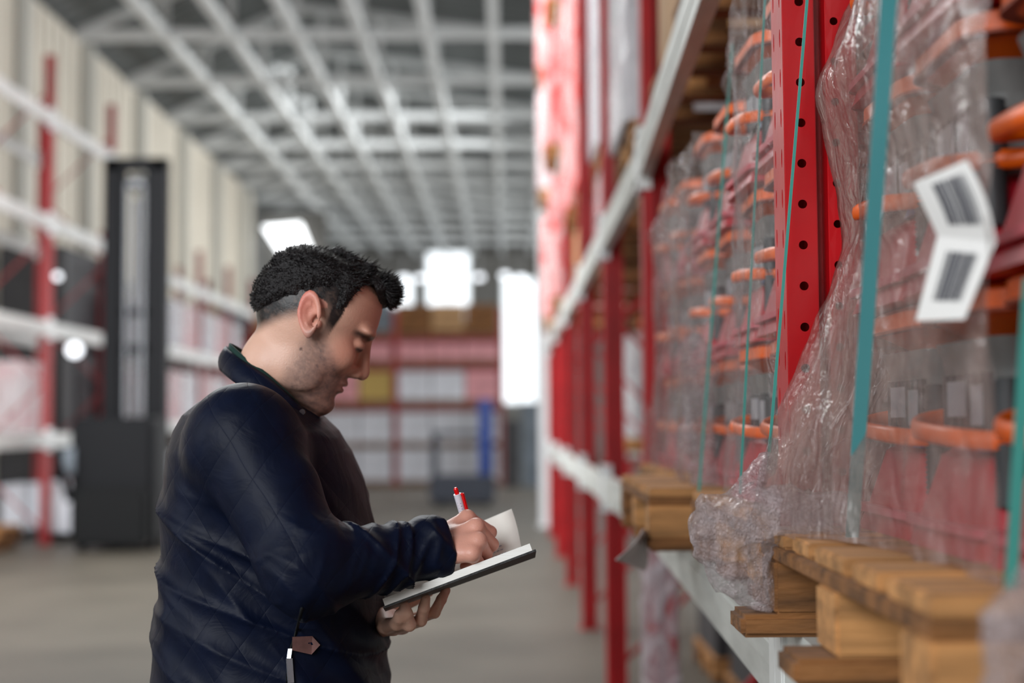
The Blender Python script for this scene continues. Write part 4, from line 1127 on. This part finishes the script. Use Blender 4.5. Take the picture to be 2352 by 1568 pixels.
# brows, lashes, mole
brow = np.exp(-((L[:, 2] - (.0185 - .05 * np.abs(ay - .030))) ** 2 / .000034)) * ss(ay, .010, .016) * (1 - ss(ay, .048, .058)) * (L[:, 0] > .06)
mixc(brow * .92, (30, 22, 22))
lash = np.exp(-((L[:, 2] + .0045) ** 2 / .000014)) * ss(ay, .018, .022) * (1 - ss(ay, .044, .048)) * (L[:, 0] > .072)
mixc(lash * .95, (22, 16, 18))
mixc(np.exp(-((L[:, 2] + .004) ** 2 / .00012 + (ay - .024) ** 2 / .00025)) * .35 * (L[:, 0] > .07), (120, 66, 60))
mo = A(692, 801, 2.18); dm = np.linalg.norm(V[:, [0, 2]] - mo[[0, 2]] + 0, axis=1); mixc((dm < .0028) * (V[:, 1] < YM) * .7, (70, 45, 44))
# ruddier hands
hand = (V[:, 0] > WRR[0] + .005) & (V[:, 2] < 1.36) & (V[:, 2] > 1.08)
mixc(hand * .5, (214, 136, 122))
me = man.data; ca = me.color_attributes.new('tone', 'FLOAT_COLOR', 'POINT'); ca.data.foreach_set('color', np.concatenate([col_, np.ones((len(V), 1), np.float32)], 1).astype(np.float32).ravel())

# hair: a raised cap following the skull, with short strands
def hairf(P):
    L = loc(P); hl = hairline(L[:, 0]); hl = hl + .019 * (1 - ss(L[:, 0], .030, .046)); z = L[:, 2]
    t = -.004 + .011 * ss(z - hl, -.006, .040) + .004 * ss(z, .045, .10) + .006 * ss(L[:, 0], .02, .06) * ss(z, .085, .10)
    t = t + vnoise(P * 130) * .0020 + vnoise(P * 50) * .0012
    d = skull(L) - t
    q = cap_(L, (.060, -.03, .098), (.066, .030, .096), .017, .015)                # fringe that stands forward
    q = np.minimum(q, cap_(L, (.068, -.006, .093), (.080, .018, .083), .011, .008)) + vnoise(P * 120) * .003
    d = smin(d, q, .014)
    return smax(d, -(z - hl + .0), .004) if False else np.maximum(d, (hl - .004 - z))
HM = mat('black_hair', (20, 15, 17), 0.5, bump=0.6, bscale=220)
c0 = HO
Vh, Qh = surface(hairf, c0 - .16, c0 + .17, 0.0024, B=20, slack=1.6)
hair = np_mesh('hair', Vh, Qh, HM, man)
rs = np.random.RandomState(5)
Lh = loc(Vh.astype(np.float32)); ok = np.where((Lh[:, 2] > hairline(Lh[:, 0]) + .015) & (skull(Lh) > .0015))[0]
fo_ = ok[Lh[ok, 0] > .055]; sel = np.concatenate([rs.choice(ok, 5200), rs.choice(fo_, 1800)])
b = MB(); eps = .002
def grad(P):
    return np.stack([hairf(P + np.eye(3, dtype=np.float32)[k] * eps) - hairf(P - np.eye(3, dtype=np.float32)[k] * eps) for k in range(3)], 1)
Pn = Vh[sel].astype(np.float32); G = grad(Pn); G /= np.maximum(np.linalg.norm(G, axis=1), 1e-6)[:, None]
sv, sf = [], []
for i in range(len(sel)):
    p = Pn[i]; g = G[i]; l3 = Lh[sel[i]]
    front = max(0, min(1, (l3[0] - .02) / .05)); top = max(0, min(1, (l3[2] - .06) / .04))
    d = g * (0.35 + .55 * front * top) + Fd * (0.55 * top + .1) - Ud * .25 * (1 - top) + rs.randn(3) * .22; d /= np.linalg.norm(d)
    ln = .005 + .009 * top * rs.rand() + .016 * front * top * rs.rand()
    w = np.cross(d, g + rs.randn(3) * .3); w /= max(np.linalg.norm(w), 1e-6); w *= .0009
    k = len(sv); a0 = p - g * .002; a1 = p + d * ln * .55 + g * .0006; a2 = p + d * ln + Ud * ln * .15
    sv += [a0 - w, a0 + w, a1 - w * .7, a1 + w * .7, a2]; sf += [(k, k + 1, k + 3, k + 2), (k + 2, k + 3, k + 4)]
b.add(sv, sf, False); b.build('hair_strands', HM, hair)

# ---- jacket
def quilt_mat():
    m = mat('navy_quilted_cloth', (9, 17, 38), 0.5, var=0.25, scale=30, bump=0.0, spec=0.15)
    nt = m.node_tree; n = nt.nodes; l = nt.links; b = n['Principled BSDF']
    tc = n.new('ShaderNodeTexCoord'); hs = []
    for ang in (0.62, -0.62):
        mp = n.new('ShaderNodeMapping'); mp.inputs['Rotation'].default_value = (0, ang, 0)
        wv = n.new('ShaderNodeTexWave'); wv.inputs['Scale'].default_value = 5.5; wv.inputs['Distortion'].default_value = 0.6; wv.inputs['Detail'].default_value = 1; wv.inputs['Detail Scale'].default_value = 1.5
        wv.bands_direction = 'X'
        l.new(tc.outputs['Object'], mp.inputs[0]); l.new(mp.outputs[0], wv.inputs[0])
        pw = n.new('ShaderNodeMath'); pw.operation = 'POWER'; pw.inputs[1].default_value = 0.22; l.new(wv.outputs['Fac'], pw.inputs[0]); hs.append(pw)
    mn = n.new('ShaderNodeMath'); mn.operation = 'MINIMUM'; l.new(hs[0].outputs[0], mn.inputs[0]); l.new(hs[1].outputs[0], mn.inputs[1])
    nz = n.new('ShaderNodeTexNoise'); nz.inputs['Scale'].default_value = 16; nz.inputs['Detail'].default_value = 4; nz.inputs['Distortion'].default_value = 1.5; l.new(tc.outputs['Object'], nz.inputs[0])
    ad = n.new('ShaderNodeMath'); ad.operation = 'MULTIPLY_ADD'; ad.inputs[1].default_value = 2.2; l.new(nz.outputs['Fac'], ad.inputs[0]); l.new(mn.outputs[0], ad.inputs[2])
    bp = n.new('ShaderNodeBump'); bp.inputs['Strength'].default_value = 0.45; bp.inputs['Distance'].default_value = 0.0020
    l.new(ad.outputs[0], bp.inputs['Height']); l.new(bp.outputs[0], b.inputs['Normal'])
    return m
NAVY = quilt_mat()
JT = []
for py, xb, xf, w in ((900, 512, 660, .085), (922, 470, 690, .13), (955, 434, 728, .175), (990, 416, 766, .200), (1040, 400, 800, .212), (1110, 396, 832, .216), (1215, 390, 856, .216), (1300, 386, 868, .216), (1400, 382, 880, .218), (1568, 378, 886, .222), (1700, 372, 890, .228)):
    a, c = A(xb, py, 2.27), A(xf, py, 2.27); JT.append((a[2], c[0], a[0], w))
JT = np.array(sorted(JT), np.float32)
zb, zt_ = JT[0, 0], JT[-1, 0]
def noise_along(P, o, ax, fa, fc, seed=0):
    q = P - o; s = q @ ax; r = q - s[:, None] * ax
    return vnoise(np.concatenate([(s * fa)[:, None], r[:, 1:3] * fc], 1) + seed)
axu = (ELR - SHR) / np.linalg.norm(ELR - SHR); axf = (WRR - ELR) / np.linalg.norm(WRR - ELR)
def ridge(P, o, ax, fa, fc, seed, sk=0.0, pw=3):
    q = P - o; s = q @ ax; r = q - s[:, None] * ax
    n = vnoise(np.stack([(s + sk * r[:, 2]) * fa, r[:, 1] * fc, r[:, 2] * fc], 1) + seed)
    return np.maximum(1 - np.abs(n) * 1.6, 0) ** pw
def jacket(P):
    z = P[:, 2]; zz = np.clip(z, zb, zt_)
    xf, xb, w = (np.interp(zz, JT[:, 0], JT[:, k]).astype(np.float32) for k in (1, 2, 3))
    xc, a = (xf + xb) / 2, (xf - xb) / 2
    k = (np.abs((P[:, 0] - xc) / a) ** 2.4 + np.abs((P[:, 1] - 2.27) / w) ** 2.4) ** (1 / 2.4)
    d = (k - 1) * np.minimum(a, w) * .95
    d = smax(d, np.maximum(z - zt_ - .005, zb - z), .03)
    # lapel edge of the open front and drape
    dr = P @ np.array((.75, .2, .66), np.float32)
    fold = np.abs(vnoise(np.stack([dr * 16, (P[:, 0] * .6 - z * .8) * 4, P[:, 1] * 5], 1)))
    fold2 = np.abs(vnoise(np.stack([dr * 34, (P[:, 0] * .6 - z * .8) * 8 + 3, P[:, 1] * 9], 1)))
    d = d - .006 * ridge(P, SHR, np.array((.62, 0, .78), np.float32), 9, 3.5, 4, .2) - .007 * ridge(P, ELR, np.array((.5, 0, .86), np.float32), 15, 5, 9, .3) * (1 - ss(z, 1.25, 1.4)) + (.010 * (fold - .35) + .005 * (fold2 - .3)) * ss(zt_ - .06 - z, 0, .15)
    sh = smin(cap_(P, NB + np.array((-.01, -.03, -.080), np.float32), SHR + np.array((-.005, .02, .005), np.float32), .040, .070), cap_(P, NB + np.array((-.01, .03, -.080), np.float32), SHL, .045, .074), .03)
    d = smin(d, sh, .05)
    # sleeves
    f1 = np.abs(noise_along(P, SHR, axu, 20, 9)); f2 = np.abs(noise_along(P, ELR, axf, 26, 11, 5)); f3 = noise_along(P, ELR, axf, 60, 20, 9)
    su = ((P - SHR) @ axu); sf_ = ((P - ELR) @ axf)
    up = cap_(P, SHR, ELR, .076, .058) + .010 * (f1 - .3) * ss(su, .05, .2) - .006 * ridge(P, SHR, axu, 16, 7, 2, .7) * ss(su, .0, .12)
    fo = cap_(P, ELR, WRR, .055, .0395) + (.007 * (f2 - .3)) - .009 * ridge(P, ELR, axf, 22, 8, 6, .8, 2) - .005 * ridge(P, ELR, axf, 42, 12, 11, -.5, 2)
    elb = np.linalg.norm(P - ELR - np.array((-.002, 0, -.004), np.float32), axis=1) - .056
    arm = smin(smin(up, fo, .03), elb, .01)
    cut = (P - WRR) @ axf - .010
    arm = smax(arm, cut, .006)
    seam = np.abs((P - SHR) @ axu - .0)
    d = smin(d, arm, .004 + .034 * (1 - ss(su, .02, .16)))
    axl = (WRL - ELL) / np.linalg.norm(WRL - ELL)
    la = smin(cap_(P, SHL, ELL, .078, .058), cap_(P, ELL, WRL, .055, .030), .03)
    la = smax(la, (P - WRL) @ axl - .012, .006)
    d = smin(d, la, .02)
    # neck opening
    L = loc(P)
    d = smax(d, -(cap_(P, wor((-.026, 0, -.06)), NB + np.array((.018, 0, -.005), np.float32), .066, .066)), .008)
    return d
lo = (A(330, 500, 2.27)[0], 1.86, 0.86); hi = (A(1090, 500, 2.10)[0], 2.62, 1.56)
lo = np.array(lo); lo[2] = zb - .02
Vj, Qj = surface(jacket, lo, hi, 0.0036, B=18, slack=1.5)
jk = np_mesh('jacket', Vj, Qj, NAVY, man)

def raydepth(px, py, f, y0=1.8, y1=2.4):
    ys = np.linspace(y0, y1, 400); P = np.array([A(px, py, y) for y in ys], np.float32); d = f(P); i = np.argmax(d < 0)
    return ys[i] if (d < 0).any() else None
# collar: a standing band round the neck
def ringpts(pts, n=48):
    out = []; N = len(pts)
    for k in range(n):
        t = k / n * N; i = int(t); f_ = t - i; p0, p1, p2, p3 = (np.array(pts[(i + j) % N]) for j in (-1, 0, 1, 2))
        out.append(0.5 * ((2 * p1) + (-p0 + p2) * f_ + (2 * p0 - 5 * p1 + 4 * p2 - p3) * f_ ** 2 + (-p0 + 3 * p1 - 3 * p2 + p3) * f_ ** 3))
    return out
top = [A(521, 797, 2.27), A(553, 826, 2.205), A(615, 868, 2.178), A(682, 928, 2.185), A(712, 962, 2.235), A(705, 950, 2.30), A(650, 880, 2.36), A(565, 820, 2.335)]
bot = [A(508, 846, 2.27), A(540, 876, 2.190), A(606, 922, 2.160), A(682, 978, 2.170), A(722, 1010, 2.235), A(715, 1000, 2.31), A(650, 930, 2.38), A(555, 870, 2.35)]
T, Bt = ringpts(top), ringpts(bot); n = len(T); cV = []; cF = []
rows = 6
cen = (np.mean(T, 0))
for j in range(rows + 1):
    for k in range(n):
        v = j / rows; p = T[k] * (1 - v) + Bt[k] * v; o = p - cen; o[2] = 0; o = o / np.linalg.norm(o)
        cV.append(p + o * (.006 * math.sin(PI * v)))
for j in range(rows):
    for k in range(n): cF.append((j * n + k, j * n + (k + 1) % n, (j + 1) * n + (k + 1) % n, (j + 1) * n + k))
co = MB().add(cV, cF, True).build('collar', NAVY, man); md = co.modifiers.new('cloth', 'SOLIDIFY'); md.thickness = .006; md.offset = 0
GREEN = mat('dark_green_shirt', (14, 52, 46), 0.8)
sc_ = []
for j in range(4):
    for k in range(n):
        v = j / 3; p = (T[k] * (1 - v) + Bt[k] * v); o = cen - p; o[2] = 0; nn = o / np.linalg.norm(o); sc_.append(p + nn * .007 + np.array((0, 0, .006 * (1 - v))))
sh_ = MB().add(sc_, [(j * n + k, j * n + (k + 1) % n, (j + 1) * n + (k + 1) % n, (j + 1) * n + k) for j in range(3) for k in range(n)], True).build('shirt_collar', GREEN, man); md = sh_.modifiers.new('cloth', 'SOLIDIFY'); md.thickness = .003
# snap button, zip pull, leather pocket tag
y = raydepth(692, 985, jacket) or 2.15
b = MB(); p = at(695, 946, 2.172); b.cyl(p + Vector((0, .002, 0)), p + Vector((0, -.004, 0)), .0045, n=14); b.build('snap_button', mat('dark_metal_snap', (70, 60, 62), 0.4, 0.6), man)
LEA = mat('brown_leather', (112, 78, 74), 0.55, var=0.4, scale=60)
def on_jacket(px, py, off=.003):
    y = raydepth(px, py, jacket) or 2.05; return at(px, py, y - off)
pts = [(672, 1462), (718, 1460), (736, 1480), (716, 1502), (672, 1492)]
P3 = [on_jacket(*q) for q in pts]; ymin = min(q.y for q in P3)
V3 = [tuple(q) for q in P3] + [tuple(q + Vector((0, -.003, 0))) for q in P3]
b = MB(); b.add(V3, [(0, 1, 2, 3, 4), (9, 8, 7, 6, 5)] + [(k, (k + 1) % 5, 5 + (k + 1) % 5, 5 + k) for k in range(5)]); b.build('leather_tag', LEA, man)
SIL = mat('silver_zip_pull', (190, 196, 206), 0.25, 0.9)
a = on_jacket(667, 1490, .004); c = on_jacket(664, 1512, .005); e = on_jacket(668, 1568, .006)
b = MB(); b.bar(a, c, .006, .003); b.bar(c, e, .009, .003); b.build('zip_pull', SIL, man)
b = MB(); pts_ = [on_jacket(px, py, .0015) for px, py in ((694, 1395), (688, 1420), (682, 1445), (674, 1470), (667, 1490), (662, 1530), (658, 1575))]; b.tube(pts_, .0022, 6); b.build('pocket_zip', BLACKR, man)

# trousers and shoes
def trou(P):
    d = None
    z = P[:, 2]
    hipc = np.array((A(620, 1400, 2.27)[0], 2.27, .93), np.float32)
    d = ell_(P, hipc, (.145, .185, .16))
    for (fx_, fy_) in foot:
        hip = np.array((hipc[0], fy_ * .6 + 2.27 * .4, .88), np.float32); kn = np.array((hipc[0] + .03, fy_, .50), np.float32); an = np.array((hipc[0] - .01, fy_, .10), np.float32)
        d = smin(d, cap_(P, hip, kn, .105, .078), .03); d = smin(d, smax(cap_(P, kn, an, .078, .066), .07 - z, .005), .02)
    d = smax(d, z - 1.0, .01)
    return d + .006 * np.abs(vnoise(P * np.array((10, 10, 22), np.float32)))
hx = A(620, 1400, 2.27)[0]
Vt, Qt = surface(trou, (hx - .25, 2.0, .04), (hx + .25, 2.55, 1.05), .007, B=16)
np_mesh('trousers', Vt, Qt, mat('dark_denim', (34, 38, 50), 0.8, var=.3, scale=20, bump=.2, bscale=200), man)
def shoe(fy_):
    def f(P):
        c = np.array((hx - .01, fy_, 0), np.float32)
        d = smin(cap_(P, c + np.array((-.03, 0, .045), np.float32), c + np.array((.16, 0, .035), np.float32), .044, .038), cap_(P, c + np.array((-.01, 0, .05), np.float32), c + np.array((-.01, 0, .11), np.float32), .046, .044), .03)
        return smax(d, .0 - P[:, 2] + .001, .004)
    return f
SHOE = mat('black_leather_shoe', (24, 22, 24), 0.4)
for (fx_, fy_) in foot:
    Vs, Qs = surface(shoe(fy_), (hx - .12, fy_ - .08, -.01), (hx + .24, fy_ + .08, .2), .006, B=16); np_mesh('shoe', Vs, Qs, SHOE, man)

# ---------------------------------------------------------------- notebook and pen
nb = empty('notebook', at(1050, 1330, 2.12), 'open notebook with a black cover and cream pages in the man\'s hands', 'notebook')
no = nb.location.copy()
def VV(p): return Vector([float(x) for x in p]) - no
N0, N1 = at(884, 1391, 2.045), at(1224, 1263, 2.045); S0, S1 = at(888, 1398, 2.17), at(1222, 1278, 2.17)
T0, T1 = at(862, 1300, 2.235), at(1164, 1172, 2.235)
upv = (N1 - N0).cross(S0 - N0).normalized(); upv = upv if upv.z > 0 else -upv
def slabq(name, q, th, m, up=upv):
    b = MB(); V = [p - no for p in q] + [p + up * th - no for p in q]
    return b.add(V, [(0, 3, 2, 1), (4, 5, 6, 7), (0, 1, 5, 4), (1, 2, 6, 5), (2, 3, 7, 6), (3, 0, 4, 7)]).build(name, m, nb)
CREAM = mat('cream_paper', (254, 252, 244), 0.75)
PEDGE = mat('page_edges', (254, 252, 246), 0.8, var=0.15, scale=10, stretch=(1, 1, 260))
BLK = mat('black_notebook_cover', (13, 12, 12), 0.5, bump=0.15, bscale=120)
ex = (N1 - N0).normalized()
slabq('cover', (N0 - ex * .003 - upv * .003, N1 + ex * .004 - upv * .003, S1 + ex * .004 - upv * .003, S0 - ex * .003 - upv * .003), .003, BLK)
slabq('page_block', (N0, N1 - ex * .001, S1 - ex * .001, S0), .0105, PEDGE)
U = upv * .0105
b = MB(); gV = []; gF = []; nu, nv = 10, 12
for j in range(nv + 1):
    v = j / nv
    for i in range(nu + 1):
        u = i / nu
        base = (S0 + U).lerp(S1 + U - ex * .012, u); tp = T0.lerp(T1, u)
        p = base.lerp(tp, v) + Vector((0, .016 * math.sin(PI * v), 0)) + ex * .008 * math.sin(PI * v * .5)
        gV.append(p - no)
for j in range(nv):
    for i in range(nu): gF.append((j * (nu + 1) + i, j * (nu + 1) + i + 1, (j + 1) * (nu + 1) + i + 1, (j + 1) * (nu + 1) + i))
lf = b.add(gV, gF, True).build('raised_leaf', CREAM, nb); md = lf.modifiers.new('paper', 'SOLIDIFY'); md.thickness = .0006
# faint handwriting on the leaf
b = MB(); rw = random.Random(2)
for r_ in range(7):
    v = .12 + r_ * .085; u = .70
    while u < .80 - .01 * r_ + .08:
        w_ = rw.uniform(.006, .02)
        def lp(u, v):
            base = (S0 + U).lerp(S1 + U - ex * .012, u); tp = T0.lerp(T1, u); return base.lerp(tp, v) + Vector((0, .016 * math.sin(PI * v) - .0012, 0)) + ex * .008 * math.sin(PI * v * .5) - no
        p0, p1, p2, p3 = lp(u, v), lp(u + w_, v), lp(u + w_, v + .014), lp(u, v + .014); b.add([p0, p1, p2, p3], [(0, 1, 2, 3)]); u += w_ + .008
b.build('handwriting', mat('blue_ink', (150, 156, 184), 0.8), lf)
pen = empty('ballpoint_pen', at(1089, 1272, 2.165), 'white ballpoint pen with a red button and red clip in the man\'s hand', 'pen')
po = pen.location.copy(); a = at(1050, 1134, 2.135) - po; tpn = Vector((0, 0, 0)); dd = (a - tpn).normalized()
b = MB(); b.cyl(dd * .012, a, .0050, .0056, n=20); b.build('barrel', mat('white_pen_plastic', (232, 232, 244), 0.3), pen)
b = MB(); b.cyl(tpn, dd * .012, .0009, .0042, n=16); b.build('tip', CHROME, pen)
b = MB(); b.cyl(a, a + dd * .008, .0034, .0034, n=16); b.cyl(a + dd * .008, a + dd * .0105, .0034, .0018, n=16); b.build('button', mat('red_pen_plastic', (236, 10, 16), 0.25), pen)
side = dd.cross(Vector((0, 1, 0))).normalized(); side = side if side.x > 0 else -side
b = MB(); b.bar(a + side * .0072 - dd * .001, a + side * .0068 - dd * .045, .005, .0035); b.bar(a + side * .003 - dd * .002, a + side * .0085 - dd * .002, .005, .003); b.build('clip', MATS['red_pen_plastic'], pen)
b = MB()
for k in range(5): b.bar(a - dd * (.014 + k * .0045) + Vector((-.003, -.0048, 0)), a - dd * (.0155 + k * .0045) + Vector((.002, -.0053, 0)), .0006, .0014)
b.build('printing', mat('violet_ink', (110, 110, 160), 0.6), pen)
